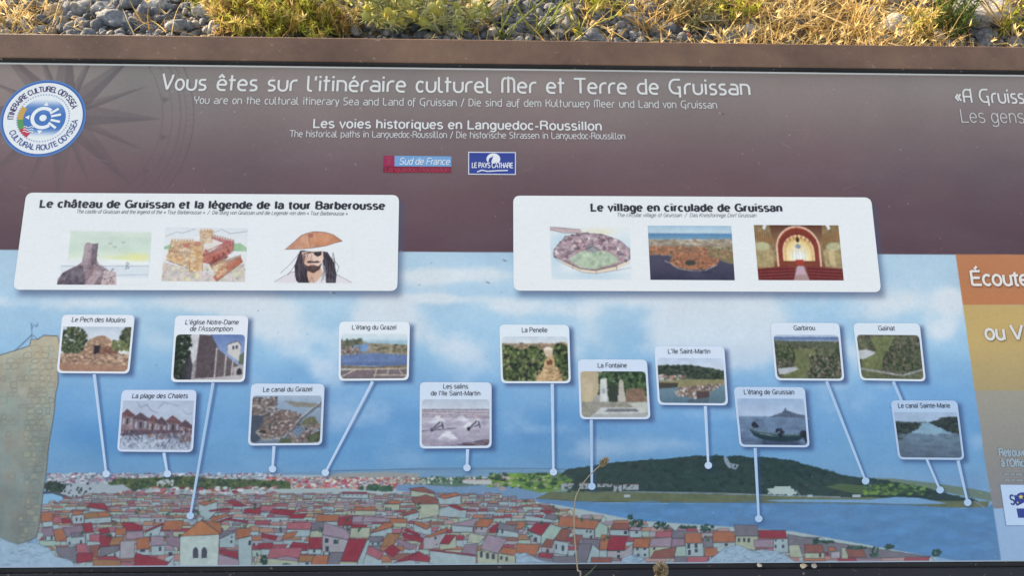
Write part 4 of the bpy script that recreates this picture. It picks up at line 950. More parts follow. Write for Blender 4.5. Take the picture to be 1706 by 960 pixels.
def p_fountain():
    c = pic(112, 74, (150, 150, 140))
    c.vgrad([(0, (200, 212, 214)), (.5, (150, 146, 136)), (.68, (176, 178, 176))])
    foliage(c, (.22, 0, 1, .34), [(48, 74, 48), (66, 96, 58), (36, 54, 42), (88, 116, 72)], 620, .034, 1)
    c.poly([(0, 0), (.28, 0), (.27, .3), (.14, .46), (0, .46)], (190, 172, 136)); c.poly([(.14, .1), (.2, .2), (.14, .44), (.02, .46), (0, .1)], (202, 184, 146), .7)
    c.poly([(.3, .12), (.4, .1), (.4, .46), (.28, .46)], (208, 210, 206)); c.poly(rect(.32, .25, .37, .32), (160, 170, 180))
    c.poly([(.68, .26), (.94, .24), (1, .46), (.66, .46)], (132, 104, 84), tex=.2); c.poly(rect(.42, .2, .55, .46), (52, 62, 54)); c.poly([(.58, .16), (.65, .16), (.67, .46), (.56, .46)], (186, 180, 166)); c.ell(.615, .15, .03, .03, (170, 164, 150))
    c.poly([(0, .44), (1, .44), (1, .68), (0, .68)], (146, 144, 130), tex=.15); c.poly([(.3, .52), (.9, .52), (.98, .6), (.18, .62)], (196, 200, 200)); c.poly([(.4, .54), (.82, .54), (.86, .58), (.34, .585)], (110, 116, 122)); c.poly([(.16, .62), (.98, .6), (.98, .68), (.14, .68)], (168, 172, 168))
    c.poly([(.7, .46), (1, .44), (1, .6), (.9, .56)], (200, 206, 196), .8)
    return c
def p_island():
    c = pic(112, 72)
    c.vgrad([(0, (186, 206, 232)), (.14, (200, 216, 234)), (.3, (140, 150, 140)), (.42, (100, 134, 150)), (.66, (84, 116, 138))])
    hp = [(0, .12), (.2, .11), (.45, .1), (.7, .13), (1, .19), (1, .31), (0, .28)]
    c.poly(hp, (52, 68, 58)); foliage(c, (0, .08, 1, .3), [(44, 60, 52), (64, 82, 62), (36, 50, 46), (78, 92, 70)], 620, .022, 1, in_poly(hp), 1.4)
    c.poly([(0, .26), (.3, .27), (.4, .3), (.3, .33), (0, .31)], (168, 156, 146)); c.dabs(40, (0, .25, .42, .31), .022, [(210, 206, 204), (160, 110, 96), (80, 92, 76)], 2, .9, None, 1.7)
    c.poly([(0, .34), (.3, .31), (1, .3), (1, .36), (.6, .4), (.2, .42), (0, .4)], (142, 136, 92), tex=.12); c.poly([(0, .35), (.3, .36), (.28, .42), (0, .44)], (70, 66, 60))
    rp = [(.3, .42), (.5, .4), (.95, .37), (.8, .46), (.74, .54), (.56, .57), (.3, .54), (.23, .5)]
    c.poly(rp, (128, 112, 102)); c.dabs(330, (.22, .37, .95, .58), .019, [(176, 166, 160), (196, 190, 186), (92, 82, 80), (146, 112, 92), (112, 100, 96)], 3, .9, in_poly(rp), 1.3)
    c.poly([(.56, .48), (.75, .47), (.75, .56), (.57, .58)], (82, 68, 70)); c.poly([(.4, .59), (.76, .57), (.72, .64), (.44, .64)], (72, 92, 108), .7)
    return c
def p_boat():
    c = pic(112, 74)
    c.vgrad([(0, (160, 190, 226)), (.25, (182, 204, 232)), (.262, (112, 142, 178)), (.45, (104, 134, 170)), (.66, (66, 86, 120))])
    c.poly([(.45, .265), (.58, .225), (.66, .2), (.69, .17), (.705, .15), (.72, .15), (.73, .17), (.8, .19), (.88, .22), (1, .24), (1, .268)], (86, 104, 132)); c.poly(rect(.695, .14, .72, .19), (74, 92, 122))
    c.dabs(120, (0, .28, 1, .66), .03, [(120, 148, 182), (88, 112, 146)], 1, .35, None, 4)
    c.poly([(.14, .42), (.2, .47), (.5, .51), (.95, .5), (.98, .52), (.86, .6), (.6, .61), (.34, .59), (.2, .53)], (36, 62, 74)); c.poly([(.17, .44), (.3, .47), (.6, .5), (.95, .5), (.9, .53), (.5, .54), (.22, .49)], (66, 96, 104)); c.line([(.14, .42), (.3, .47), (.6, .505), (.97, .5)], .012, (112, 144, 150))
    for x, y, s_ in ((.23, .38, .035), (.6, .48, .06), (.95, .5, .04)): c.dabs(26, (x - s_, y - s_, x + s_, y + s_), .022, [(34, 40, 56), (46, 54, 70), (28, 32, 46)], int(x * 99), .95, in_ell(x, y, s_, s_))
    c.line([(.95, .52), (.99, .62)], .03, (32, 38, 54)); c.poly([(.3, .6), (.9, .61), (.84, .66), (.34, .66)], (44, 60, 88), .6); c.line([(.3, .5), (.5, .53)], .01, (150, 170, 176))
    return c
def aerial(seed, top):
    c = pic(112, 72, (86, 92, 70))
    n = vnoise(c.h, c.w, 22, seed, 5); n2 = vnoise(c.h, c.w, 5, seed + 1, 3)
    c.a += ((n - .5) * 70)[..., None] * np.array([.7, .9, .4]) + ((n2 - .5) * 34)[..., None]
    return c
def p_scrub():
    c = aerial(21, 1)
    foliage(c, (0, .1, 1, .66), [(44, 60, 44), (60, 78, 52), (76, 84, 66), (116, 112, 98), (126, 114, 102)], 700, .018, 1); foliage(c, (0, .16, .3, .36), DG, 150, .024, 2)
    c.poly([(.3, .22), (.6, .2), (.66, .34), (.5, .5), (.4, .66), (.1, .66), (.1, .6), (.3, .5)], (112, 122, 74), .75, .2); c.poly([(.02, .5), (.3, .47), (.34, .51), (.12, .58), (.04, .58)], (176, 184, 192))
    foliage(c, (.52, .3, 1, .66), [(40, 54, 40), (62, 78, 54), (132, 126, 112), (112, 100, 90)], 420, .02, 3); c.vgrad([(0, (178, 198, 224)), (.03, (172, 196, 226)), (.04, (86, 112, 164)), (.08, (110, 134, 176)), (.1, (150, 168, 194))], 0, .1); c.poly([(0, .08), (.3, .1), (1, .13), (1, .2), (0, .13)], (82, 92, 74), .7)
    return c
def p_fields():
    c = aerial(31, 0)
    foliage(c, (0, 0, 1, .62), [(48, 62, 46), (66, 80, 54), (84, 90, 68), (120, 116, 100), (128, 104, 92)], 800, .018, 4)
    c.poly([(.2, .04), (.6, .02), (.5, .2), (.4, .3), (.34, .5), (.2, .56), (.04, .56), (.04, .34), (.3, .24)], (112, 124, 72), .8, .2); c.poly([(0, .24), (.12, .22), (.28, .26), (.22, .3), (.08, .36), (0, .36)], (182, 188, 194))
    foliage(c, (.42, .1, 1, .52), [(38, 52, 38), (58, 74, 50), (70, 84, 56), (116, 104, 90)], 560, .022, 5, in_ell(.75, .33, .33, .2)); c.line([(0, .5), (.3, .54), (.66, .59), (1, .5)], .03, (132, 138, 140)); c.line([(0, .5), (.3, .54), (.66, .59), (1, .5)], .012, (160, 164, 164)); c.poly([(0, .58), (1, .6), (1, .66), (0, .66)], (96, 106, 72), .6, .2)
    return c
def p_river():
    c = pic(112, 78)
    c.vgrad([(0, (176, 202, 232)), (.14, (172, 198, 226)), (.2, (112, 152, 184)), (.4, (112, 144, 168)), (.7, (84, 104, 128))])
    c.poly([(0, .14), (.3, .16), (.5, .15), (.5, .18), (0, .18)], (96, 118, 128)); c.poly([(.42, .17), (.55, .17), (.9, .34), (.98, .4), (.6, .36), (.3, .32), (.2, .34)], (142, 184, 208), .85, .06)
    lp = [(0, .16), (.2, .17), (.4, .17), (.36, .24), (.24, .3), (.04, .42), (0, .42)]; rp = [(.52, .16), (.66, .13), (.78, .09), (1, .07), (1, .34), (.86, .3), (.66, .22)]
    for p_, s_ in ((lp, 1), (rp, 2)):
        c.poly(p_, (50, 66, 66)); foliage(c, (0, .05, 1, .44), [(44, 58, 60), (58, 76, 68), (36, 48, 54)], 520, .024, s_, in_poly(p_), 1.5)
    c.dabs(200, (0, .34, 1, .7), .03, [(104, 128, 146), (88, 108, 130)], 3, .3, None, 3)
    return c
PICS = dict(pech=p_pech, chalets=p_chalets, church=p_church, canal=p_canal, lagoon=p_lagoon, salt=p_salt, vines=p_vines, fountain=p_fountain, island=p_island, boat=p_boat, scrub=p_scrub, fields=p_fields, river=p_river)
CW = (226, 233, 239)
def blur(a, r=.7):
    k = np.exp(-.5 * (np.arange(-2, 3) / r) ** 2); k /= k.sum()
    p = np.pad(a, ((2, 2), (0, 0), (0, 0)), 'edge'); a = sum(k[i] * p[i:i + a.shape[0]] for i in range(5))
    p = np.pad(a, ((0, 0), (2, 2), (0, 0)), 'edge'); return sum(k[i] * p[:, i:i + a.shape[1]] for i in range(5))
def photographic(a, seed, amt=1.0):
    """soften the drawn shapes and give them the grain and tonal drift of a printed photo"""
    h, w = a.shape[:2]
    n1, n2, n3 = vnoise(h, w, 3, seed, 2), vnoise(h, w, 14, seed + 1, 4), vnoise(h, w, 1.6, seed + 2, 1)
    b = blur(a, .75)
    t = 1 - .75 * np.clip((b.mean(-1) - 150) / 60, 0, 1)             # skies stay smooth
    g_ = np.abs(b - blur(a, 2.0)).mean(-1); busy = np.clip(.22 + g_ / 14, 0, 1)      # grain follows the detail: water and walls stay calm
    return np.clip(b * (1 + amt * (t * busy)[..., None] * (.34 * (n1 - .5) + .14 * (n3 - .5))[..., None] + amt * .14 * (n2 - .5)[..., None]), 0, 255)
def wash(a, seed, pale=.16):
    """watercolour: pigment pooling and paper showing through"""
    h, w = a.shape[:2]; n1, n2 = vnoise(h, w, 18, seed, 4), vnoise(h, w, 4, seed + 1, 3)
    b = blur(a, .6) * .7 + a * .3; k = np.clip(pale + .5 * (n1 - .5) + .25 * (n2 - .5), 0, .6)[..., None]
    return b + k * (np.array(CW) - b)
def d_ruin():
    c = Canvas(0, 0, 150, 92, 150, 92, CW)
    c.vgrad([(0, CW), (4, (205, 222, 210)), (30, (196, 218, 204)), (44, (206, 222, 206)), (54, CW), (60, CW)])
    c.a[:, :14] = CW
    n = vnoise(92, 150, 14, 2, 3, .5, 4); c.a[2:56] += ((n[2:56] - .5) * 26)[..., None]
    c.soft(130, 45, 26, 8, (226, 226, 130), .9); c.soft(95, 46, 30, 4, (214, 222, 150), .7)
    c.poly([(4, 60), (150, 58), (150, 80), (4, 78)], (206, 218, 230), .8); c.line([(4, 61), (150, 60)], 1.2, (140, 158, 176), .8); c.line([(95, 76), (150, 74)], 1.2, (150, 168, 190), .7)
    c.poly([(0, 92), (1, 82), (8, 72), (18, 66), (30, 60), (38, 54), (40, 24), (44, 21), (58, 24), (62, 22), (62, 50), (66, 58), (78, 64), (92, 74), (96, 92)], (128, 108, 118), tex=.2)
    c.poly([(40, 24), (52, 23), (50, 58), (38, 58)], (150, 130, 140)); c.poly([(52, 24), (62, 22), (62, 56), (54, 60)], (92, 78, 92)); c.poly([(0, 92), (8, 72), (28, 62), (40, 60), (48, 92)], (78, 66, 80), tex=.35); c.poly([(60, 66), (72, 72), (60, 92), (46, 92)], (166, 142, 150)); c.poly([(76, 68), (96, 70), (98, 92), (72, 92)], (190, 168, 170))
    rg = np.random.default_rng(4)
    for _ in range(150):
        x = rg.uniform(2, 95); y = rg.uniform(max(30, 88 - x * 1.0) if x < 38 else 28 if x < 62 else 66, 91); c.line([(x, y), (x + rg.uniform(-4, 4), y + rg.uniform(-3, 3))], .9, (56, 48, 62), .6)
    for x, y in ((82, 22), (90, 28), (104, 20)): c.line([(x - 3, y - 1), (x, y + 1), (x + 3, y - 1)], .9, (90, 96, 100), .8)
    c.line([(112, 64), (112, 54), (116, 56), (113, 60), (117, 63), (110, 65)], 1, (80, 90, 110), .8)
    for x in (66, 70, 74, 78): c.line([(x, 66), (x, 55 + (x - 66) * .6)], .8, (70, 66, 80), .7)
    return c
def d_castle():
    c = Canvas(0, 0, 140, 92, 140, 92, (222, 226, 232))
    c.vgrad([(0, (214, 222, 230)), (36, (222, 228, 234)), (92, (220, 220, 220))])
    for L in ([(2, 16), (20, 8), (30, 10), (50, 3)], [(84, 8), (96, 3), (110, 10), (138, 6)], [(60, 10), (80, 12)]): c.line(L, .9, (110, 120, 130), .7)
    c.poly([(0, 34), (14, 28), (14, 38), (0, 38)], (140, 180, 140)); c.poly([(112, 28), (128, 26), (140, 34), (140, 40), (112, 40)], (136, 180, 136))
    c.poly([(0, 92), (4, 60), (40, 70), (90, 80), (136, 60), (140, 92)], (200, 190, 186), tex=.1); c.dabs(60, (0, 66, 140, 92), 5, [(196, 176, 190), (206, 204, 150), (190, 186, 184), (180, 190, 160), (214, 190, 170)], 3, .7)
    wall, lit, red, drk = (206, 180, 140), (214, 196, 166), (172, 96, 84), (128, 66, 62)
    c.poly([(12, 24), (50, 22), (52, 60), (10, 56)], (198, 170, 140)); c.poly([(26, 28), (46, 26), (46, 36), (28, 36)], (176, 96, 78)); c.poly([(8, 42), (46, 46), (44, 70), (6, 56)], (208, 180, 140)); c.poly([(14, 46), (36, 50), (30, 60)], (222, 160, 96))
    c.poly([(60, 6), (80, 6), (80, 24), (62, 28)], (206, 176, 134)); c.poly([(78, 14), (118, 24), (116, 40), (68, 58), (66, 46)], (176, 92, 96)); c.poly([(76, 18), (100, 26), (78, 42), (70, 36)], (218, 212, 206)); c.line([(72, 40), (102, 26), (78, 15)], 1, drk)
    c.poly([(68, 48), (116, 28), (114, 44), (78, 62), (68, 60)], red, tex=.15); c.poly([(76, 60), (104, 44), (110, 50), (84, 70)], drk)
    c.poly([(84, 66), (104, 56), (110, 76), (92, 84)], (222, 206, 166)); c.poly([(104, 60), (130, 50), (134, 58), (92, 92), (86, 84)], (176, 100, 76), tex=.15)
    c.poly([(44, 28), (66, 28), (68, 74), (46, 76)], (204, 160, 108), tex=.12); c.poly([(44, 28), (54, 28), (54, 76), (46, 76)], (212, 174, 124)); c.ell(55, 28, 11, 4, (176, 110, 90))
    for x in np.arange(12, 50, 5): c.poly(rect(x, 20, x + 2.6, 24), (198, 160, 130))
    for x in np.arange(60, 80, 5): c.poly(rect(x, 2, x + 2.8, 7), (206, 176, 134))
    for x, y in ((84, 50), (92, 46), (100, 42), (108, 38)): c.poly(rect(x, y, x + 2.5, y + 4), (90, 40, 42))
    for L in ([(12, 24), (10, 56)], [(44, 28), (46, 76)], [(66, 28), (68, 74)], [(68, 48), (116, 28)], [(60, 6), (62, 28)], [(80, 6), (80, 24)], [(104, 60), (130, 50), (134, 58), (92, 92)], [(6, 56), (44, 70)], [(118, 24), (116, 42)]): c.line(L, .9, (84, 60, 56), .8)
    rg = np.random.default_rng(2)
    for P_ in ([(12, 24), (50, 22), (52, 60), (10, 56)], [(8, 42), (46, 46), (44, 70), (6, 56)], [(44, 28), (66, 28), (68, 74), (46, 76)], [(84, 66), (104, 56), (110, 76), (92, 84)], [(60, 6), (80, 6), (80, 24), (62, 28)]):
        f = in_poly(P_); c.dabs(110, (min(a for a, _ in P_), min(b for _, b in P_), max(a for a, _ in P_), max(b for _, b in P_)), 2.4, [(222, 204, 172), (190, 152, 112), (206, 176, 134), (170, 128, 96)], int(P_[0][0]), .55, f, 1.6)
    for a_, b_ in (((8, 41), (46, 45)), ((68, 46), (116, 27)), ((104, 58), (131, 48)), ((78, 13), (118, 23)), ((84, 64), (104, 54))):
        for k in range(9):
            t = (k + .5) / 9; x, y = a_[0] + (b_[0] - a_[0]) * t, a_[1] + (b_[1] - a_[1]) * t; c.poly(rect(x - 1.2, y - 2.2, x + 1, y + 1), (190, 150, 118)); c.outline(rect(x - 1.2, y - 2.2, x + 1, y + 1), .7, (90, 62, 56), .6)
    for _ in range(160):
        x, y = rg.uniform(6, 120), rg.uniform(26, 74); c.line([(x, y), (x + rg.uniform(1, 4), y + rg.uniform(-.5, .5))], .7, (110, 78, 64), .35)
    for _ in range(90):
        x, y = rg.uniform(2, 138), rg.uniform(60, 90); c.line([(x, y), (x + rg.uniform(-4, 4), y + rg.uniform(-4, 4))], .8, (110, 96, 96), .5)
    return c
def d_seaman():
    """an anonymous old sea-rover: wide hat, eye patch, long hair, open shirt"""
    c = Canvas(0, 0, 130, 90, 156, 108, CW)
    blk_, skin = (52, 46, 58), (214, 178, 160)
    c.poly([(0, 88), (10, 80), (26, 70), (44, 66), (88, 66), (104, 74), (120, 82), (130, 88)], (218, 216, 224)); c.line([(0, 87), (26, 71), (42, 68)], .9, (130, 130, 140), .8); c.line([(104, 74), (128, 87)], .9, (130, 130, 140), .8)
    c.poly([(40, 34), (32, 60), (36, 84), (40, 88), (58, 88), (54, 60), (48, 34)], blk_); c.poly([(74, 34), (86, 36), (98, 54), (103, 74), (102, 88), (86, 88), (84, 66), (78, 50)], blk_)
    for L in ([(42, 34), (26, 56), (10, 72)], [(44, 36), (32, 60), (22, 76)], [(96, 48), (106, 60), (104, 70)]): c.line(L, .8, (84, 80, 90), .7)
    c.poly([(54, 60), (76, 60), (80, 74), (68, 88), (58, 88), (54, 76)], (206, 170, 150)); c.poly([(43, 36), (78, 34), (80, 48), (74, 60), (64, 68), (54, 64), (46, 54)], skin); c.poly([(60, 36), (78, 34), (80, 48), (74, 60), (66, 66)], (230, 206, 192), .6)
    c.poly([(52, 52), (58, 50.5), (64, 52), (70, 50.5), (76, 53), (70, 55), (62, 54.5), (55, 55.5)], (66, 52, 52)); c.poly([(48, 56), (54, 60), (62, 58.5), (72, 60), (78, 54), (74, 66), (64, 72), (54, 68)], (78, 60, 58)); c.line([(59, 58.3), (67, 58.3)], 1.4, (180, 108, 104))
    c.line([(48, 39), (57, 37.5)], 1.6, (66, 52, 52)); c.ell(53, 42, 3, 1.4, (240, 238, 236)); c.ell(53, 42, 1.2, 1.3, (60, 56, 60)); c.poly([(62, 36), (76, 35), (76, 41), (70, 44), (64, 41)], (34, 32, 38)); c.line([(44, 34), (62, 37)], 1.2, (34, 32, 38)); c.line([(60, 42), (58, 48), (62, 49)], 1, (150, 110, 98))
    hat = [(15, 32), (28, 20), (40, 8), (50, 4), (63, 0.5), (80, 2), (94, 6), (110, 17), (98, 20), (84, 25), (62, 29), (42, 31)]
    c.poly(hat, (190, 130, 98), tex=.12, cell=16); c.poly([(46, 5), (52, 6), (56, 29), (40, 31), (34, 26)], (206, 150, 116), .7); c.outline(hat, 1, (90, 62, 54), .8); c.poly([(52, 5), (60, 4), (60, 11), (54, 12)], (150, 88, 70)); c.line([(52, 6), (57, 29)], 1, (110, 74, 62), .7)
    rg = np.random.default_rng(6)
    for _ in range(70):
        x = rg.choice([rg.uniform(36, 50), rg.uniform(78, 98)]); y = rg.uniform(36, 60); s_ = -1 if x < 60 else 1
        c.line([(x, y), (x + s_ * rg.uniform(0, 4), y + 14), (x + s_ * rg.uniform(-2, 5), y + rg.uniform(20, 30))], .8, [(84, 76, 88), (32, 28, 38), (108, 98, 108)][rg.integers(3)], .6)
    c.soft(50, 48, 5, 9, (190, 146, 128), .5); c.soft(74, 50, 4, 8, (236, 216, 204), .5); c.soft(80, 12, 16, 8, (214, 160, 126), .5); c.soft(40, 24, 12, 6, (164, 104, 78), .5)
    c.line([(58, 88), (62, 78), (66, 88)], 1, (120, 110, 116), .7); c.line([(84, 66), (78, 88)], 1, (140, 138, 146), .7)
    return c
def d_village():
    c = Canvas(0, 0, 132, 90, 132, 90, CW)
    c.soft(20, 30, 30, 26, (176, 206, 226), .9); c.soft(120, 40, 26, 30, (176, 208, 226), .8); c.soft(66, 84, 70, 12, (180, 208, 226), .9); c.soft(8, 60, 16, 30, (176, 206, 226), .8); c.soft(80, 10, 34, 8, (222, 218, 186), .8)
    c.poly([(0, 2), (30, 4), (54, 8), (50, 12), (20, 10), (0, 8)], (176, 140, 144), .8); c.line([(0, 2), (50, 6)], .9, (80, 70, 80)); c.line([(0, 6), (24, 12), (60, 12)], .9, (80, 70, 80))
    rim = [(6, 40), (26, 18), (56, 12), (86, 14), (114, 24), (132, 40), (130, 56), (108, 66), (72, 74), (48, 72), (22, 60), (6, 52)]
    c.poly([(4, 48), (22, 64), (46, 76), (74, 80), (104, 74), (130, 62), (130, 54), (72, 72), (24, 58)], (222, 206, 184)); c.poly(rim, (156, 128, 138), tex=.1)
    c.dabs(520, (6, 12, 132, 60), 3.2, [(136, 104, 118), (176, 150, 158), (206, 196, 200), (112, 84, 100), (160, 128, 140), (86, 70, 84)], 3, .85, lambda x, y: in_poly(rim)(x, y) and not in_ell(72, 56, 42, 18)(x, y), 1.3)
    c.poly([(30, 56), (48, 44), (72, 38), (100, 46), (112, 60), (72, 72), (48, 70)], (164, 184, 158), tex=.15); c.dabs(70, (34, 44, 108, 70), 5, [(150, 176, 144), (128, 150, 128), (176, 194, 168)], 4, .5, in_ell(72, 57, 36, 13)); c.poly([(58, 36), (66, 28), (72, 34), (80, 36), (78, 44), (60, 44)], (130, 128, 136)); c.line([(58, 40), (70, 34), (82, 42)], 1, (60, 56, 70))
    c.outline(rim, 1.1, (80, 66, 78), .85); c.line([(22, 60), (48, 72), (74, 75), (108, 67)], 1, (90, 80, 84)); 
    for x, y in ((36, 66), (74, 75), (108, 67)): c.line([(x, y), (x, y + 6)], 1, (90, 80, 84), .8)
    c.line([(4, 48), (10, 58), (30, 68), (52, 78), (72, 80), (104, 75), (132, 70)], .9, (110, 100, 100), .7)
    return c
def d_aerial():
    c = Canvas(0, 0, 140, 92, 140, 92)
    c.vgrad([(0, (160, 190, 214)), (13, (186, 208, 222)), (14, (86, 130, 172)), (22, (104, 148, 184)), (25, (170, 170, 160)), (34, (150, 140, 130)), (48, (112, 110, 112)), (50, (74, 74, 96)), (92, (56, 56, 80))])
    c.dabs(240, (0, 24, 140, 50), 3, [(164, 154, 140), (126, 116, 104), (184, 176, 162), (146, 132, 112)], 1, .7, None, 2.2); c.poly([(0, 38), (40, 36), (90, 36), (140, 44), (140, 56), (110, 58), (60, 54), (30, 50), (0, 49)], (136, 108, 88))
    isl = [(34, 58), (44, 48), (70, 44), (100, 50), (116, 58), (110, 66), (90, 74), (66, 74), (44, 70), (36, 66)]
    c.poly(isl, (150, 108, 84)); c.dabs(900, (0, 36, 120, 76), 1.4, [(176, 116, 84), (132, 88, 70), (196, 144, 108), (106, 78, 68), (158, 100, 74)], 2, .85, lambda x, y: in_poly(isl)(x, y) or (y < 50 - x * .02 and x < 100), 1.5)
    c.ell(68, 63, 9, 4.5, (60, 62, 56)); c.line([(26, 60), (36, 64), (46, 72), (66, 76), (90, 76), (112, 66)], 1.3, (186, 178, 166), .9); c.line([(96, 38), (134, 60)], 1.4, (170, 164, 150), .8); c.poly([(116, 58), (140, 52), (140, 64), (132, 64)], (120, 112, 84)); c.dabs(60, (100, 36, 140, 54), 2.6, [(140, 134, 84), (110, 104, 84)], 3, .8)
    c.dabs(60, (0, 80, 140, 92), 6, [(64, 64, 90), (50, 50, 74)], 4, .4, None, 3)
    return c
def d_nave():
    c = Canvas(0, 0, 140, 92, 140, 92, (112, 84, 62))
    c.vgrad([(0, (92, 60, 50)), (40, (150, 120, 86)), (66, (120, 84, 60)), (92, (92, 46, 42))])
    c.poly([(0, 0), (26, 0), (34, 60), (0, 66)], (136, 118, 88), tex=.2); c.poly([(140, 0), (112, 0), (108, 60), (140, 66)], (132, 112, 82), tex=.2)
    for s_ in (0, 1):
        f = (lambda x: 140 - x) if s_ else (lambda x: x)
        c.poly([(f(0), 8), (f(28), 20), (f(32), 34), (f(0), 24)], (150, 120, 84)); 
        for k in range(8): c.line([(f(2 + k * 3.6), 9 + k * 1.5), (f(2 + k * 3.6), 24 + k * 1.2)], 1, (96, 70, 50), .8)
        c.poly([(f(0), 28), (f(16), 32), (f(30), 44), (f(28), 70), (f(0), 72)], (160, 144, 108), tex=.2); c.ell(f(12), 36, 12, 7, (190, 196, 160), .7); c.poly([(f(12), 40), (f(22), 44), (f(20), 66), (f(10), 70)], (214, 196, 150), .7 if s_ else .25)
        c.poly([(f(16), 0), (f(22), 0), (f(18), 9), (f(14), 6)], (220, 226, 232))
    def arch(w, top, base, col, wd):
        t = np.linspace(0, 1, 12); L = [(70 - w * math.cos(a * 1.45) , base - (base - top) * math.sin(a * 1.45) / math.sin(1.45)) for a in t]; Rr = [(140 - x, y) for x, y in L[::-1]]
        return [(70 - w, 70)] + L + Rr + [(70 + w, 70)]
    c.poly(arch(36, 3, 40, 0, 0), (196, 120, 92)); c.poly(arch(33, 6, 40, 0, 0), (124, 56, 44)); c.line(arch(35, 3, 40, 0, 0), 2.2, (226, 206, 190)); c.poly(arch(25, 18, 44, 0, 0), (210, 176, 116)); c.line(arch(25, 18, 44, 0, 0), 2, (236, 200, 170)); c.poly(arch(20, 26, 46, 0, 0), (226, 206, 150))
    for k in range(9): c.line([(70 - 30 + k * 7.5, 12 + abs(k - 4) * 3), (70 - 24 + k * 6, 20 + abs(k - 4) * 3)], 1.4, (90, 40, 36), .7)
    c.soft(70, 52, 17, 16, (250, 248, 244), 1.0); c.ell(70, 36, 4.5, 4, (130, 150, 170))
    for x in (60, 66, 70, 75, 80): c.line([(x, 42), (x, 60)], 1.6, (170, 190, 205), .7)
    c.ell(70, 25, 3, 4.5, (70, 48, 34)); c.line([(70, 3), (70, 22)], .7, (80, 50, 40)); c.poly(rect(40, 60, 100, 70), (120, 62, 46)); c.poly(rect(64, 58, 77, 66), (160, 60, 48))
    c.poly([(0, 74), (46, 68), (62, 70), (58, 92), (0, 92)], (112, 42, 44)); c.poly([(140, 74), (94, 68), (80, 70), (84, 92), (140, 92)], (112, 42, 44))
    for k in range(4):
        y = 72 + k * 5.2; c.line([(0, y + 3), (60 - k, y)], 1.6, (70, 24, 28), .9); c.line([(140, y + 3), (82 + k, y)], 1.6, (70, 24, 28), .9); c.line([(0, y + 1), (60 - k, y - 2)], 1, (156, 74, 66), .8); c.line([(140, y + 1), (82 + k, y - 2)], 1, (156, 74, 66), .8)
    c.poly([(66, 68), (76, 68), (84, 92), (58, 92)], (186, 160, 176)); c.poly([(63, 82), (79, 82), (84, 92), (58, 92)], (150, 122, 110), .6)
    return c

# ------------------------------------------------------------------ the lectern board
def u_of(py, h=0.0, px=853):
    w = to_world(px, py, 0) ; d = ray(px, py)
    k = (((_o + _n * h) - _cam) @ _n) / (d @ _n)
    return float((_cam + d * k - _o) @ _u)
U_TOP, U_BOT = u_of(112.0), u_of(941.5)
XL, XR = -0.86, 1.32
PANEL = empty('information_panel', tuple(ORIGIN), 'wide sloping information board with printed town map and brown metal frame', 'information board')

# printed sheet: fine grid of ink colours
xs = np.concatenate([np.arange(XL, -0.74, 0.004), np.arange(-0.74, 0.74, 0.00098), np.arange(0.74, XR, 0.004), [XR]])
us = np.arange(U_TOP, U_BOT, -0.00098); us = np.append(us, U_BOT)
GX, GU = np.meshgrid(xs, us)
gpx, gpy = xu_to_px(GX, GU)
seen = cv.sample(gpx, gpy)
tb = np.clip((GU - (U_TOP - 0.0046)) / 0.0008, 0, 1)[..., None]
seen = seen + tb * (np.array([222, 228, 232]) - seen)
bb = np.clip(((U_BOT + 0.0016) - GU) / 0.0008, 0, 1)[..., None]
seen = seen + bb * (np.array([148, 168, 190]) - seen)  # white lower border, its dimmer light put into the ink
colg = ink(seen.reshape(-1, 3))
H_, Wd = GX.shape
idx = np.arange(H_ * Wd).reshape(H_, Wd)
quads = np.stack([idx[1:, :-1], idx[1:, 1:], idx[:-1, 1:], idx[:-1, :-1]], -1).reshape(-1, 4)
me = mesh_np('printed_sheet', xu_world(GX, GU).reshape(-1, 3) - ORIGIN, [quads], colg)
SHEET = link('printed_sheet', me, M_PRINT, PANEL)

def bar_mesh(name, x0, x1, u0, u1, h0, h1, bev, mat, parent):
    """bevelled bar lying on the board: board coordinates x, u and height h"""
    import bmesh
    bm = bmesh.new()
    vs_ = {}
    for i, x in enumerate((x0, x1)):
        for j, u in enumerate((u0, u1)):
            for k, h in enumerate((h0, h1)):
                vs_[i, j, k] = bm.verts.new(Vector(xu_world(x, u, h) - ORIGIN))
    for f in (((0,0,0),(0,1,0),(1,1,0),(1,0,0)), ((0,0,1),(1,0,1),(1,1,1),(0,1,1)), ((0,0,0),(1,0,0),(1,0,1),(0,0,1)), ((0,1,0),(0,1,1),(1,1,1),(1,1,0)), ((0,0,0),(0,0,1),(0,1,1),(0,1,0)), ((1,0,0),(1,1,0),(1,1,1),(1,0,1))):
        bm.faces.new([vs_[v] for v in f])
    bmesh.ops.recalc_face_normals(bm, faces=bm.faces)
    if bev: bmesh.ops.bevel(bm, geom=bm.edges[:], offset=bev, segments=3, profile=0.5, affect='EDGES')
    m_ = bpy.data.meshes.new(name); bm.to_mesh(m_); bm.free()
    for p in m_.polygons: p.use_smooth = False
    return link(name, m_, mat, parent)
RH = 0.008                                            # rail stands proud of the sheet
UR0, UR1 = u_of(105.8, RH), u_of(66.0, RH)            # top rail
UB0 = u_of(951.5, 0.002)
def lab(o, t): o['label'] = t; return o
lab(bar_mesh('frame_rail', XL - .03, XR + .03, UR0, UR1, -0.035, RH, 0.0016, M_BROWN, PANEL), 'brown painted top rail of the frame')
lab(bar_mesh('frame_rail', XL - .03, XR + .03, UB0 - 0.05, UB0, -0.035, 0.002, 0.0014, M_SHADED, PANEL), 'bottom rail of the frame, shade put into its colour')
for a, b in ((XL - .03, XL - .004), (XR + .004, XR + .03)):
    bar_mesh('frame_rail', a, b, UB0 + .0005, UR0 - .0005, -0.035, RH - .001, 0.0014, M_BROWN, PANEL)
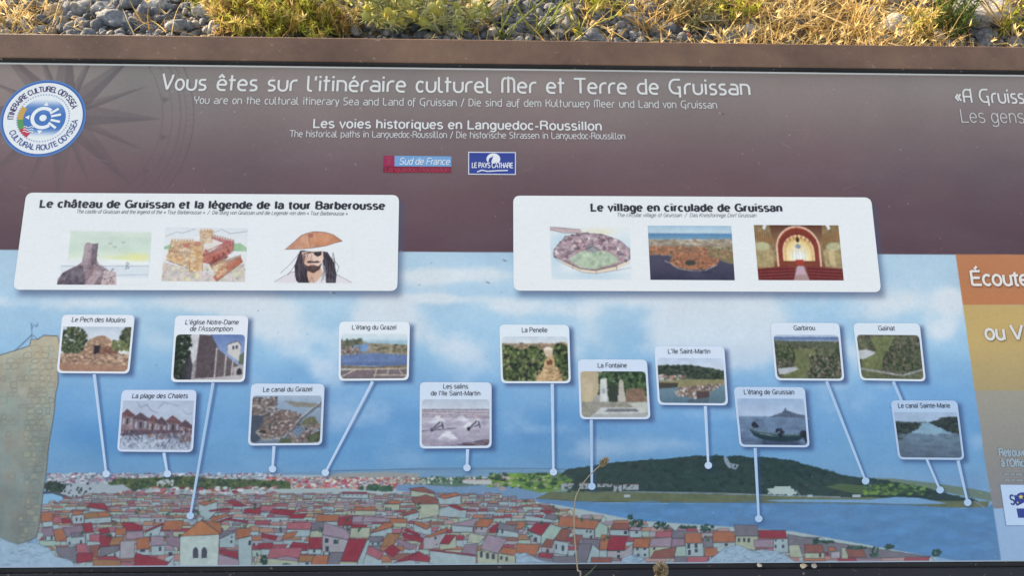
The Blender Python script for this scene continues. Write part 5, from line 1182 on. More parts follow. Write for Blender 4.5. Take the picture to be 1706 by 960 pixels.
bar_mesh('gasket', XL - .003, XR + .003, UR0 - .0030, UR0 - .0002, -0.012, RH - .0012, 0.0006, M_RUBBER, PANEL)
bar_mesh('gasket', XL - .003, XR + .003, UB0 + .0002, U_BOT - .0006, -0.012, -0.0008, 0.0006, M_RUBBER, PANEL)
bar_mesh('backing_board', XL, XR, U_BOT, U_TOP, -0.012, -0.0006, 0.0, M_RUBBER, PANEL)
def post(x):
    import bmesh
    bm = bmesh.new()
    top = xu_world(x, 0.02, -0.012) - ORIGIN
    prof = [(-.05, .0), (.05, .0), (.05, .012), (.032, .016), (.032, 1)]
    lo, hi = 0.0, float(top[2])
    def ring(w, d, z): return [bm.verts.new((x + sx * w, top[1] + sy * d, z)) for sx, sy in ((-1, -1), (1, -1), (1, 1), (-1, 1))]
    rings = [ring(.09, .09, -.02), ring(.09, .09, .01), ring(.035, .05, .014), ring(.035, .05, hi - .06), ring(.035, .16, hi - .07)]
    # the head follows the slope
    rings.append([bm.verts.new((x + sx * .035, top[1] + sy * .16, hi + sy * .16 * math.tan(TILT) - .002)) for sx, sy in ((-1, -1), (1, -1), (1, 1), (-1, 1))])
    rings[4][0].co.z = rings[4][1].co.z = hi - .16 * math.tan(TILT) - .05
    rings[3][0].co.z = rings[3][1].co.z = hi - .12
    for a, b in zip(rings[:-1], rings[1:]):
        for i in range(4): bm.faces.new((a[i], a[(i + 1) % 4], b[(i + 1) % 4], b[i]))
    bm.faces.new(rings[0][::-1]); bm.faces.new(rings[-1])
    bmesh.ops.recalc_face_normals(bm, faces=bm.faces)
    m_ = bpy.data.meshes.new('post'); bm.to_mesh(m_); bm.free()
    link('post', m_, M_BROWN, PANEL)
for x in (-0.55, 1.0): post(x)

# ------------------------------------------------------------------ lettering and pictures on the sheet
TX = (206, 212, 216)
def lettering(name, label, *items):
    s = Sheet()
    for it in items: s.text(*it[0], **(it[1] if len(it) > 1 else {}))
    o = s.build(name, SHEET)
    if label: o['label'] = label
    return o
lettering('headline', 'large white rounded headline at the top of the board', (("Vous êtes sur l'itinéraire culturel Mer et Terre de Gruissan", (268, 149.5), (1251, 158), 24.5, 3.9, (216, 220, 222)), dict(over=U_, track=.03)))
lettering('subtitle', 'small rounded line in English and German under the headline', (("You are on the cultural itinerary Sea and Land of Gruissan / Die sind auf dem Kulturweg Meer und Land von Gruissan", (323, 172.5), (1195, 180.5), 12, 1.5, TX), dict(over=U_, track=.03)))
lettering('heading', 'plain white heading on the historic ways', (("Les voies historiques en Languedoc-Roussillon", (521, 212.5), (1003, 217), 14.2, 3.0, (214, 220, 224)), dict(track=.04, contrast=.85)))
lettering('subtitle', 'narrow rounded line on the historical paths', (("The historical paths in Languedoc-Roussillon / Die historische Strassen in Languedoc-Roussillon", (482, 228), (1042, 232), 10.6, 1.25, TX), dict(over=U_)))
def span(txt, cap, over=None, track=0.0, k=1.0):
    return sum(glyph(c, over)[0] + track for c in txt) * cap / CAPH * k
lettering('quotation', 'cut off white quotation at the upper right', (("«A Gruissan", (1591, 170.5), (1591 + 117 * span('«A Gruissan', 1, U_, .02) / span('«A Gruiss', 1, U_, .02), 172.5), 22, 3.2, (212, 217, 220)), dict(over=U_, track=.02)),
          (("Les gens", (1600, 204), (1708, 205), 22, 1.7, (196, 198, 202)), dict(track=.02)))
# two tourism marks under the headings
s = Sheet()
s.poly_px([(639, 259.5), (657.5, 259.7), (657.3, 277), (638.7, 277)], (148, 44, 84), .0003); s.poly_px([(657.5, 259.5), (752, 260.5), (752, 277.5), (657.3, 277)], (112, 160, 212), .0003)
s.poly_px([(638.7, 277.2), (751.5, 277.7), (751.3, 288), (638.5, 287.5)], (122, 34, 62), .0003)
s.text("Sud de France", (664, 274), (749, 274.5), 11, 1.2, (228, 234, 240), shear=.25)
s.text("Languedoc-Roussillon", (641, 286.2), (749, 286.7), 8, 1.3, (168, 58, 84))
for a in range(4): s.line_px([(648 - 5 + a * 1.2, 263 + a * 3.2), (648 + 5 - a, 264 + a * 3)], 1, (170, 76, 108), .0005)
s.build('region_emblem', SHEET)['label'] = 'blue and red regional mark'
s = Sheet()
s.poly_px([(780, 252.8), (859.5, 253.3), (859.5, 291.3), (780, 290.8)], (206, 214, 228), .0003); s.poly_px([(781.6, 254.4), (857.9, 254.9), (857.9, 289.8), (781.6, 289.3)], (48, 66, 148), .00036)
t = np.linspace(0, 2 * np.pi, 30)
s.poly_px(np.stack([822 + 11.5 * np.cos(t[:-1]), 265 + 9.5 * np.sin(t[:-1])], 1), (222, 228, 238), .00042); s.poly_px([(812, 276), (815, 264), (822, 260), (819, 268), (818, 277)], (48, 66, 148), .00046); s.poly_px(rect(808, 271.5, 836, 277), (48, 66, 148), .00044)
s.text("LE PAYS CATHARE", (786, 279.5), (855, 280), 8.5, 1.4, (226, 232, 240))
s.line_px([(795, 286.5), (803, 283.6), (812, 285.5), (828, 284.5), (846, 284)], 2, (222, 228, 238), .0005)
s.build('region_emblem', SHEET)['label'] = 'dark blue regional mark with a white border'

# round emblem at the upper left
s = Sheet()
ecx, ecy = 72.0, 196.5
_X, _U = to_xu(np.array([ecx, ecx + 71]), np.array([ecy, ecy + .3])); ER = float(_X[1] - _X[0]); EC = (float(_X[0]), float(_U[0]))
ESY = float(-(to_xu(np.array([ecx]), np.array([ecy + 65.0]))[1][0] - EC[1])) / ER
def ept(r, a): return EC[0] + ER * r * math.cos(a), EC[1] + ER * ESY * r * math.sin(a)
def disc(r, col, h, n=64, x=0, y=0):
    p = [ept(r, k * 2 * math.pi / n) for k in range(n)]
    p = np.array([(a + x * ER, b + y * ER) for a, b in p]); b0 = s.add(xu_world(p[:, 0], p[:, 1], h), ink(col)); s.face(range(b0, b0 + n))
def ering(r0, r1, ca, cb, h, n=72, a0=0.0, a1=2 * math.pi, steps=8):
    for j in range(steps):
        q0, q1 = r0 + (r1 - r0) * j / steps, r0 + (r1 - r0) * (j + 1) / steps
        P = np.array([ept(q0, a0 + (a1 - a0) * k / n) for k in range(n + 1)] + [ept(q1, a0 + (a1 - a0) * k / n) for k in range(n + 1)])
        f = np.linspace(0, 1, 2)
        c0, c1 = [np.array(ca, float) + (np.array(cb, float) - np.array(ca, float)) * t_ for t_ in (j / steps, (j + 1) / steps)]
        b0 = s.add(xu_world(P[:, 0], P[:, 1], h), np.vstack([np.tile(ink(c0), (n + 1, 1)), np.tile(ink(c1), (n + 1, 1))]))
        i = np.arange(n); s.q.append(np.stack([b0 + i, b0 + n + 1 + i, b0 + n + 2 + i, b0 + i + 1], 1))
disc(1.0, (62, 104, 168), .0002); ering(.9, 1.0, (36, 66, 140), (92, 142, 206), .00026); disc(.925, (224, 232, 240), .00032)
# blue heart of the emblem, fading to white at top and bottom
n_ = 40; V = []; Cc = []
for j in range(21):
    y = -1 + 2 * j / 20
    for i in range(n_ + 1):
        x = (-1 + 2 * i / n_) * math.sqrt(max(1 - y * y, 0)); V.append((EC[0] + ER * .53 * x, EC[1] + ER * ESY * .53 * y))
        f = min(max((abs(y) - .45) / .5, 0), 1); f = f * f * (3 - 2 * f); base = np.array([66, 116, 186]) if y < .3 else np.array([84, 128, 192]); Cc.append(base + (np.array([222, 231, 240]) - base) * f)
V = np.array(V); b0 = s.add(xu_world(V[:, 0], V[:, 1], .00038), ink(np.array(Cc))); ii = np.arange(21 * (n_ + 1)).reshape(21, n_ + 1) + b0
s.q.append(np.stack([ii[:-1, :-1], ii[:-1, 1:], ii[1:, 1:], ii[1:, :-1]], -1).reshape(-1, 4)[n_:-n_])
for k in range(60):
    p = ept(.61, k * 2 * math.pi / 60); s.stroke_xu([(p[0] - .0008, p[1]), (p[0] + .0008, p[1])], .0016, (128, 160, 196), .00045)
WHT = (228, 236, 244)
for a0, a1, c in ((150, 185, (196, 160, 84)), (185, 212, (86, 150, 92)), (212, 238, (186, 58, 84))):
    ering(.46, .60, c, c, .00046, 10, math.radians(a0), math.radians(a1), 1)
s.stroke_xu([ept(.25 , math.radians(a)) for a in range(48, 318, 12)], ER * .085, WHT, .0005)
b = [ept(.085, k * 2 * math.pi / 20) for k in range(20)]; b = np.array(b); b0 = s.add(xu_world(b[:, 0], b[:, 1], .00052), ink(WHT)); s.face(range(b0, b0 + 20))
for a in (38, 14, -14, -40): s.stroke_xu([ept(.19, math.radians(a)), ept(.42, math.radians(a * .95))], ER * .06, WHT, .0005 + a * 1e-7)
for a in (85, 178, 265):
    r_ = math.radians(a); p = np.array([ept(.42, r_), ept(.33, r_ + .18), ept(.33, r_ - .18)]); b0 = s.add(xu_world(p[:, 0], p[:, 1], .0005), ink(WHT)); s.face([b0, b0 + 1, b0 + 2])
for k in range(3): s.stroke_xu([(EC[0] + ER * (-.42 + .03 * i), EC[1] + ER * ESY * (-.24 - .06 * k + .018 * math.sin(i * 1.3))) for i in range(9)], ER * .018, WHT, .00056)
def arc_text(txt, r, a0, a1, size, wt, col, flip=False):
    ws = [glyph(c, None)[0] for c in txt]; tot = sum(ws); x = 0
    for c, w in zip(txt, ws):
        a = math.radians(a0 + (a1 - a0) * (x + w / 2) / tot)
        for k, st in enumerate(glyph(c, None)[1]):
            L = []
            for gx, gy in st:
                da = (gx - w / 2) * math.radians(a1 - a0) / tot
                rr = r + (-(gy) if flip else gy) * size
                L.append(ept(rr, a + da))
            s.stroke_xu(L, wt * MM, col, .0006 + k * .000012)
        x += w
arc_text("ITINERAIRE CULTUREL ODYSSEA", .69, 184, 20, .19, 1.6, (54, 48, 104))
arc_text("CULTURAL ROUTE ODYSSEA", .83, 206, 357, .19, 1.6, (64, 88, 150), flip=True)
s.build('round_emblem', SHEET)['label'] = 'round blue and white route emblem'

# leader lines with their dots
LC = [(176, 202, 232)] * 13
for k, (a, b) in enumerate(LEADERS):
    s = Sheet()
    a_, b_ = np.array(a, float), np.array(b, float)
    d = (b_ - a_) / np.hypot(*(b_ - a_)); nrm = np.array([-d[1], d[0]])
    base = np.array([178, 202, 232]) if b_[1] < 800 else np.array([160, 190, 224])
    s.poly_px([a_ + nrm * 2.6, b_ + nrm * 1.9, b_ - nrm * 1.9, a_ - nrm * 2.6], base, .00012)
    s.line_px([a_ + nrm * 1.0, b_ + nrm * .8], .9, base + 14, .00015)
    t = np.linspace(0, 2 * np.pi, 24, endpoint=False)
    s.poly_px(np.stack([b_[0] + 6.2 * np.cos(t), b_[1] + 5.9 * np.sin(t)], 1), base + 4, .00018)
    s.build('leader_line', SHEET)

# captioned picture cards
def lerpq(Q, u, v):
    Q = np.asarray(Q, float); return (Q[0] * (1 - u) + Q[1] * u) * (1 - v) + (Q[3] * (1 - u) + Q[2] * u) * v
CARD_LABEL = dict(pech='card with a stone hut', chalets='card with a sketch of beach huts on stilts', church='card with a church wall and bell tower', canal='card with a round town seen from the air', lagoon='card with a lagoon and salt basins',
                  salt='card with salt heaps and wheelbarrows', vines='card with a lane between vines', fountain='card with a fountain before a wall', island='card with a wooded island and stone jetty', boat='card with a moored green boat',
                  scrub='card with scrubland below a blue lake', fields='card with fields and a bend of road', river='card with a wide river between dark banks')
for nme, Q, top, caps, shear in CARDS:
    s = Sheet(); tint = np.array(CARD_FALLOFF_TINT[nme], float)
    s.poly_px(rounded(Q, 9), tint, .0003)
    v0 = (top - Q[0][1]) / (Q[3][1] - Q[0][1])
    c = PICS[nme]()
    inset = .035
    u0 = .03 if nme not in ('vines',) else .03
    quad = [lerpq(Q, u0, v0), lerpq(Q, .97, v0), lerpq(Q, .97, .965), lerpq(Q, u0, .965)]
    # the picture's rounded corners: leave the card's white where the corner is cut
    a = photographic(c.a, len(nme) * 7 + int(top)); h_, w_ = a.shape[:2]; yy, xx = np.mgrid[0:h_, 0:w_]; rr = 7
    for cx_, cy_ in ((rr, rr), (w_ - 1 - rr, rr), (rr, h_ - 1 - rr), (w_ - 1 - rr, h_ - 1 - rr)):
        corner = ((xx < rr) if cx_ == rr else (xx > w_ - 1 - rr)) & ((yy < rr) if cy_ == rr else (yy > h_ - 1 - rr))
        dd = np.hypot(xx - cx_, yy - cy_)
        mk = np.where(corner, np.clip(dd - rr + .5, 0, 1), 0)[..., None]
        if nme in ('pech', 'chalets') and cy_ == rr: continue
        a += mk * (tint - a)
    lum = a @ np.array([.3, .59, .11]); a = lum[..., None] * .2 + a * .8
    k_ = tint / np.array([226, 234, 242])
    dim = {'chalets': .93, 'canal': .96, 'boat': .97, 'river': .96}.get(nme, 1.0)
    a *= dim * (1 + (k_ - 1) * .4)  # picture dimmed along with the light fall-off painted into its card
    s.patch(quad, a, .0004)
    for txt, x0, y0, x1, y1 in caps:
        s.text(txt, (x0, y0), (x1, y1), 7.7, .95, np.array((52, 54, 68)) * (.9 if tint[0] < 210 else 1), shear=shear, track=.02)
    o = s.build('picture_card', SHEET); o['label'] = CARD_LABEL[nme]

# the two wide white cards
def big_card(Q, head, hx, sub, sx_, pics, label):
    s = Sheet()
    s.poly_px(rounded(Q, 12, 8), CW, .0003)
    s.text(head, hx[0], hx[1], 12.2, 4.1, (50, 52, 62), track=.09, contrast=.60)
    s.text(sub, sx_[0], sx_[1], 6.2, .62, (90, 92, 102), shear=.22, track=.02)
    for quad, c in pics:
        s.patch(quad, c, .0004)
    o = s.build('information_card', SHEET); o['label'] = label
big_card(BIG[0], "Le château de Gruissan et la légende de la tour Barberousse", ((66, 345.5), (641, 349)), "The castle of Gruissan and the legend of the « Tour Barberousse »  /  Die Burg von Gruissan und die Legende von dem « Tour Barberousse »", ((127, 355.5), (579, 359)),
         [([(105, 383), (252.5, 386), (246, 475), (95, 474.5)], wash(d_ruin().a, 3)), ([(276, 379), (413, 380.5), (408, 470), (269, 468.5)], wash(d_castle().a, 5)), ([(463, 385), (590, 386), (587, 473.5), (457, 472.5)], wash(d_seaman().a, 9, .04))], 'wide white card on the castle and its legend')
big_card(BIG[1], "Le village en circulade de Gruissan", ((984, 351.8), (1303, 352.5)), "The circular village of Gruissan  /  Das Kreisformige Dorf Gruissan", ((1027, 361.5), (1260, 362)),
         [([(916, 377), (1048, 377.5), (1052, 466), (919, 465.5)], wash(d_village().a, 4)), ([(1079, 376), (1218, 376.5), (1224, 467.3), (1083.5, 466.5)], photographic(d_aerial().a, 61, .8)), ([(1255.5, 375), (1396.5, 375.5), (1405.5, 467.5), (1263.5, 467)], photographic(d_nave().a, 71, .8))], 'wide white card on the round village')

# lettering of the coloured side column
for txt, x0, yb, cap, wt, colr_, sh, lb in (("Écoutez", 1617, 475.5, 24, 4.3, (222, 222, 222), (140, 94, 66), 'white heading on the orange block'), ("ou V", 1641, 566, 24, 4.3, (214, 218, 220), (142, 124, 86), 'white heading on the yellow block')):
    s = Sheet()
    w_ = span(txt, cap)
    s.text(txt, (x0 + 1.6, yb + 1.8), (x0 + w_ + 1.6, yb + 2.2), cap, wt + .6, sh, .0003)
    s.text(txt, (x0, yb), (x0 + w_, yb + .4), cap, wt, colr_, .0006)
    s.build('column_heading', SHEET)['label'] = lb
s = Sheet()
s.text("Retrouvez", (1664, 760), (1664 + span("Retrouvez", 12, None, 0, .72), 760.3), 12, 2.4, (146, 168, 186)); s.text("à l'Office", (1668, 777.5), (1668 + span("à l'Office", 12, None, 0, .72), 778), 12, 2.4, (146, 168, 186))
for x0, yb in ((1672, 791), (1673, 801)):                     # two lines too small to read in the photo
    for a, b in ((0, 9), (11, 18), (20, 31), (33, 40), (42, 50)): s.line_px([(x0 + a, yb), (x0 + b, yb + .1)], 3.2, (134, 146, 156), .0005)
s.build('column_note', SHEET)
s = Sheet()
s.poly_px([(1665.5, 807.5), (1740, 808), (1752, 876.5), (1675.5, 877)], (118, 140, 176), .00028); s.poly_px([(1666.5, 808.3), (1739.5, 809), (1751, 875.5), (1676.5, 876)], (176, 202, 234), .00034)  # white label; dimmer light is put into its blue-grey ink
s.text("S'", (1683, 841.5), (1694, 841.5), 16, 2.3, (40, 56, 120), .0006)
t = np.linspace(0, 2 * np.pi, 24, endpoint=False); s.poly_px(np.stack([1703 + 13 * np.cos(t), 834 + 13 * np.sin(t)], 1), (44, 62, 140), .0004)
s.poly_px([(1693, 848), (1728, 848), (1731, 863.5), (1696, 863.5)], (44, 62, 140), .00042); s.poly_px([(1692, 845), (1706, 838), (1726, 846), (1706, 848)], (196, 212, 236), .00046)
def star(x, y, r, h): 
    p = [(x + (r if k % 2 == 0 else r * .42) * math.sin(k * math.pi / 5), y - (r if k % 2 == 0 else r * .42) * math.cos(k * math.pi / 5)) for k in range(10)]; s.poly_px(p, (204, 196, 96), h)
star(1700.5, 828.5, 4.6, .0005); star(1695, 838, 2.2, .0005); star(1709, 826, 2.6, .0005)
s.build('label_emblem', SHEET)['label'] = 'white quality label with a blue globe and yellow stars'

# ------------------------------------------------------------------ ground behind and around the board
def ground_mat():
    m, n, l, b = new_mat('stony_earth')
    tc = n.new('ShaderNodeTexCoord')
    t = n.new('ShaderNodeTexNoise'); t.inputs['Scale'].default_value = 9; t.inputs['Detail'].default_value = 10; t.inputs['Roughness'].default_value = .7
    l.new(tc.outputs['Object'], t.inputs['Vector'])
    r = n.new('ShaderNodeValToRGB'); e = r.color_ramp.elements
    e[0].position, e[1].position = .3, .7; e[0].color, e[1].color = (.10, .088, .075, 1), (.27, .235, .19, 1)
    l.new(t.outputs[0], r.inputs[0]); l.new(r.outputs[0], b.inputs['Base Color'])
    g_ = n.new('ShaderNodeTexNoise'); g_.inputs['Scale'].default_value = 160; g_.inputs['Detail'].default_value = 5
    l.new(tc.outputs['Object'], g_.inputs['Vector'])
    bp = n.new('ShaderNodeBump'); bp.inputs['Strength'].default_value = .9; bp.inputs['Distance'].default_value = .01
    l.new(g_.outputs[0], bp.inputs['Height']); l.new(bp.outputs[0], b.inputs['Normal'])
    b.inputs['Roughness'].default_value = .95; b.inputs['Specular IOR Level'].default_value = .1
    return m
def gz(x, y):
    x, y = np.asarray(x, float), np.asarray(y, float)
    return .018 * np.sin(x * 2.1 + 1.3 * y) + .014 * np.sin(y * 3.3 - x * 1.1 + 1) + .006 * np.sin(9 * x + 2) * np.sin(8 * y)
gx_ = np.concatenate([[-300, -80, -20, -8], np.linspace(-4, 4, 110), [8, 20, 80, 300]]); gy_ = np.concatenate([[-300, -80, -20, -6], np.linspace(-3, 5, 110), [8, 20, 80, 300]])
A_, B_ = np.meshgrid(gx_, gy_); Zg = gz(A_, B_) * (np.abs(A_) < 20) * (np.abs(B_) < 20)
ii = np.arange(A_.size).reshape(A_.shape)
GR = link('ground', mesh_np('ground', np.stack([A_, B_, Zg], -1).reshape(-1, 3), [np.stack([ii[:-1, :-1], ii[:-1, 1:], ii[1:, 1:], ii[1:, :-1]], -1).reshape(-1, 4)], None, True), ground_mat())
tag(GR, kind='structure')
def gp(px, py):
    p = ground_pt(px, py); 
    for _ in range(3): p = ground_pt(px, py, float(gz(p[0], p[1])))
    return p

def ico(sub):
    import bmesh
    bm = bmesh.new(); bmesh.ops.create_icosphere(bm, subdivisions=sub, radius=1.0)
    bm.verts.ensure_lookup_table()
    v = np.array([p.co[:] for p in bm.verts]); f = np.array([[q_.index for q_ in p.verts] for p in bm.faces]); bm.free()
    return v, f
IV, IF = ico(2)
def stone_shape(rg, flat=.7):
    """angular broken pebble: sphere cut by random planes"""
    v = IV.copy()
    for _ in range(rg.integers(8, 14)):
        d = rg.normal(size=3); d /= np.linalg.norm(d); c = rg.uniform(.5, .85)
        e = v @ d - c; v -= np.maximum(e, 0)[:, None] * d * .95
    v *= np.array([rg.uniform(.8, 1.25), rg.uniform(.7, 1.1), rg.uniform(.5, .85) * flat / .7])
    v += rg.normal(0, .018, v.shape)
    return v
rg = np.random.default_rng(20)
SHAPES = [stone_shape(rg) for _ in range(24)]
def rotm(rg, tilt=.5):
    a = rg.uniform(0, 6.28); b_, c_ = rg.normal(0, tilt, 2)
    return np.array(Matrix.Rotation(a, 3, 'Z') @ Matrix.Rotation(b_, 3, 'X') @ Matrix.Rotation(c_, 3, 'Y'))
def stone_cols(rg):
    base = np.array([[.15, .16, .18], [.115, .125, .145], [.22, .22, .22], [.28, .26, .23], [.10, .11, .125], [.24, .19, .13]])[rg.choice(6, p=[.3, .24, .2, .1, .1, .06])]
    return base * rg.uniform(.8, 1.2)
def field(n, xr, yr, sizes, keep, seed):
    rg = np.random.default_rng(seed); V, F, Cc, k = [], [], [], 0
    for _ in range(n):
        x, y = rg.uniform(*xr), rg.uniform(*yr)
        if rg.random() > keep(x, y): continue
        r = sizes[0] * (sizes[1] / sizes[0]) ** (rg.random() ** 1.8)
        v = (SHAPES[rg.integers(24)] * r) @ rotm(rg).T + np.array([x, y, float(gz(x, y)) + r * rg.uniform(.12, .5)])
        V.append(v); F.append(IF + k); k += len(v); Cc.append(np.tile(stone_cols(rg), (len(v), 1)))
    return np.vstack(V), np.vstack(F), np.vstack(Cc)
Y0 = 0.55
def keep_g(x, y): return 1.0 if x < .4 else (.85 if x < .62 else .55)
parts_ = [field(9500, (-2.5, 2.6), (1.62, 2.5), (.010, .036), keep_g, 1), field(5200, (-2.5, 2.6), (1.62, 2.5), (.005, .012), keep_g, 2), field(170, (-2.5, 2.6), (1.6, 2.6), (.034, .062), keep_g, 5), field(1500, (-2.6, 2.6), (.55, 1.62), (.012, .036), keep_g, 3), field(4200, (-3.0, 3.2), (2.5, 3.7), (.014, .04), lambda x, y: max(keep_g(x, y), .7), 4)]
n0 = np.cumsum([0] + [len(q_[0]) for q_ in parts_])
v, f, c = np.vstack([q_[0] for q_ in parts_]), np.vstack([q_[1] + k for q_, k in zip(parts_, n0)]), np.vstack([q_[2] for q_ in parts_])
GV = link('gravel', mesh_np('gravel', v, [f], c), M_STONE)
tag(GV, 'grey crushed limestone gravel covering the ground beyond the board', kind='stuff')

# larger rocks, each its own thing; (px, py, half width in pixels, tone, label)
def rock(px, py, wpx, tone, label, squash=.62, seed=0):
    rg = np.random.default_rng(seed + int(px)); p = gp(px, py)
    dist = np.linalg.norm(p - _cam); r = wpx / F_PX * dist
    import bmesh
    vv, ff = ico(3)
    for _ in range(11):
        d = rg.normal(size=3); d /= np.linalg.norm(d); c = rg.uniform(.5, .85); e = vv @ d - c; vv = vv - np.maximum(e, 0)[:, None] * d * .93
    n_ = np.array([np.sin(vv[:, 0] * 7 + vv[:, 1] * 5) * np.sin(vv[:, 2] * 9)]).T * .03
    vv = vv * (1 + n_ + rg.normal(0, .008, (len(vv), 1))) * np.array([1.12, .85, squash])
    vv = (vv * r) @ np.array(Matrix.Rotation(rg.uniform(-.4, .4), 3, 'Z')).T
    o = link('rock', mesh_np('rock', vv, [ff], np.tile(np.array(tone), (len(vv), 1))), M_STONE)
    o.location = (p[0], p[1], p[2] + r * squash * .45)
    return tag(o, label, 'rock', 'larger rocks in the gravel')
gr_, wr_, pr_ = (.18, .19, .21), (.30, .23, .15), (.38, .35, .30)
rock(192, 40, 23, gr_, 'broadest grey rock on the left, in front of a flat slab', .6)
rock(96, 26, 16, wr_, 'ochre lit rock at the far left between dry stems and grey pebbles', .8)
rock(52, 8, 18, gr_, 'dark grey rock cut by the upper left corner of the view', .6)
rock(346, 26, 19, (.36, .345, .32), 'pale upright rock leaning beside the yellow green bush', .9)
rock(262, 12, 24, (.33, .325, .32), 'long pale slab of rock at the top edge of the view', .5)
rock(305, 46, 17, gr_, 'squat grey rock touching the rail, between the broadest rock and the feathery bush', .7)
rock(175, 17, 20, gr_, 'flat grey rock just behind the broad one', .45)
rock(928, 38, 11, (.33, .33, .33), 'blocky pale grey rock between thin green stems', .9)
rock(930, 58, 13, (.40, .37, .32), 'pale rounded rock against the rail below the blocky one', .7)
rock(1246, 56, 17, (.42, .40, .36), 'pale stone half buried in straw against the rail', .6)
rock(1146, 62, 8, (.40, .17, .12), 'small reddish stone against the rail', .6)
rock(1484, 54, 26, pr_, 'pale rough rock among dry leaves on the right', .75)
rock(1640, 26, 58, (.27, .27, .28), 'big flat grey boulder at the upper right corner', .32)
rock(1050, 22, 12, gr_, 'dark angular rock beside the white stick', .9)
# lichen patch and white stick
st = empty('stick', tuple(gp(1046, 40) + np.array([0, 0, .03])), 'short white stick lying on the gravel', 'stick')
def tube(pts, rads, seg=6):
    pts = np.asarray(pts, float); n = len(pts); V = []
    for i in range(n):
        t = pts[min(i + 1, n - 1)] - pts[max(i - 1, 0)]; t /= np.linalg.norm(t)
        a = np.cross(t, [0.3, 0.2, 1]) if abs(t[2]) < .9 else np.cross(t, [1, 0, 0]); a /= np.linalg.norm(a); b_ = np.cross(t, a)
        for k in range(seg):
            q_ = k * 2 * np.pi / seg; V.append(pts[i] + rads[i] * (a * np.cos(q_) + b_ * np.sin(q_)))
    i, k = np.meshgrid(np.arange(n - 1), np.arange(seg), indexing='ij')
    F = np.stack([i * seg + k, i * seg + (k + 1) % seg, (i + 1) * seg + (k + 1) % seg, (i + 1) * seg + k], -1).reshape(-1, 4)
    return np.array(V), F
class Tris:
    def __init__(s): s.v, s.f3, s.f4, s.c, s.n = [], [], [], [], 0
    def quad(s, v, f, col):
        s.v.append(v); s.f4.append(f + s.n); s.c.append(np.broadcast_to(np.asarray(col, float), v.shape)); s.n += len(v)
    def tri(s, v, f, col):
        s.v.append(v); s.f3.append(f + s.n); s.c.append(np.broadcast_to(np.asarray(col, float), v.shape)); s.n += len(v)
    def mesh(s, name, org=(0, 0, 0)):
        fs = ([np.vstack(s.f4)] if s.f4 else []) + ([np.vstack(s.f3)] if s.f3 else [])
        return mesh_np(name, np.vstack(s.v) - np.asarray(org), fs, np.vstack(s.c))
def blade(T, p, d, L, w, col, bend=.4, n=4, rg=None):
    """narrow folded ribbon from p along d, sagging"""
    d = np.asarray(d, float); d /= np.linalg.norm(d)
    side = np.cross(d, [rg.normal(0, .4), rg.normal(0, .4), 1]); side /= max(np.linalg.norm(side), 1e-6)
    P = []; q_ = np.array(p, float); dd = d.copy()
    for i in range(n + 1):
        P.append(q_.copy()); dd = dd + np.array([rg.normal(0, .05), rg.normal(0, .05), -bend / n]); dd /= np.linalg.norm(dd); q_ = q_ + dd * L / n
    P = np.array(P); ww = w * (1 - np.linspace(0, 1, n + 1) ** 1.6 * .9)[:, None]
    V = np.vstack([P - side * ww / 2, P + side * ww / 2]); i = np.arange(n)
    T.quad(V, np.stack([i, n + 1 + i, n + 2 + i, i + 1], 1), col)
    return P
v_, f_ = tube([(-.026, 0, 0), (0, .004, .004), (.026, .002, 0)], [.004, .0045, .003])
link('shaft', mesh_np('shaft', v_, [f_], np.tile((.62, .60, .55), (len(v_), 1))), M_STONE, st)

# dry grass: too many blades to count
rg = np.random.default_rng(8)
STRAW = np.array([(.60, .41, .15), (.70, .51, .21), (.44, .27, .08), (.78, .61, .30), (.26, .16, .06), (.50, .40, .18)])
T = Tris()
def tuft(x, y, n, L, spread, flat=.5):
    for _ in range(n):
        a = rg.uniform(0, 6.28); px_, py_ = x + rg.normal(0, spread), y + rg.normal(0, spread)
        d = np.array([math.cos(a) * flat * rg.uniform(.3, 1.6), math.sin(a) * flat * rg.uniform(.3, 1.6), rg.uniform(.35, 1)])
        l_ = L * rg.uniform(.45, 1.25)
        P = blade(T, (px_, py_, float(gz(px_, py_)) + .004), d, l_, rg.uniform(.0018, .0048), STRAW[rg.integers(6)] * rg.uniform(.8, 1.2), rg.uniform(.1, .9), 4, rg)
        if rg.random() < .16:
            for k in range(5): blade(T, P[-1], d + rg.normal(0, .5, 3), .024, .005, STRAW[3] * rg.uniform(.8, 1.1), .2, 2, rg)
def dens(x, y):
    """how thickly straw covers the ground"""
    e = np.clip((x - .45) / .3, 0, 1) * (1 - .6 * np.clip((x - 1.55) / .15, 0, 1)) * np.clip(.62 + .55 * math.sin(x * 9.1 + 2.2 * y) * math.sin(y * 8.3 - 2.4 * x) + .25 * math.sin(x * 23 + y * 11), .24, 1)
    l_ = .6 * math.exp(-((x + 1.70) / .10) ** 2); m_ = .35 * math.exp(-((x + .75) / .22) ** 2); k_ = .35 * math.exp(-((x - .32) / .08) ** 2)
    return max(e, l_, m_, k_, .05)
for _ in range(3600):
    x, y = rg.uniform(-2.2, 2.5), rg.uniform(1.5, 2.5)
    if rg.random() < dens(x, y): tuft(x, y, rg.integers(4, 10), rg.uniform(.07, .20), .025, rg.uniform(.4, 1.2))
for _ in range(700):
    x, y = rg.uniform(-2.4, 2.6), rg.uniform(.7, 3.6)
    if rg.random() < dens(x, y): tuft(x, y, rg.integers(4, 10), rg.uniform(.07, .18), .025, rg.uniform(.4, 1.1))
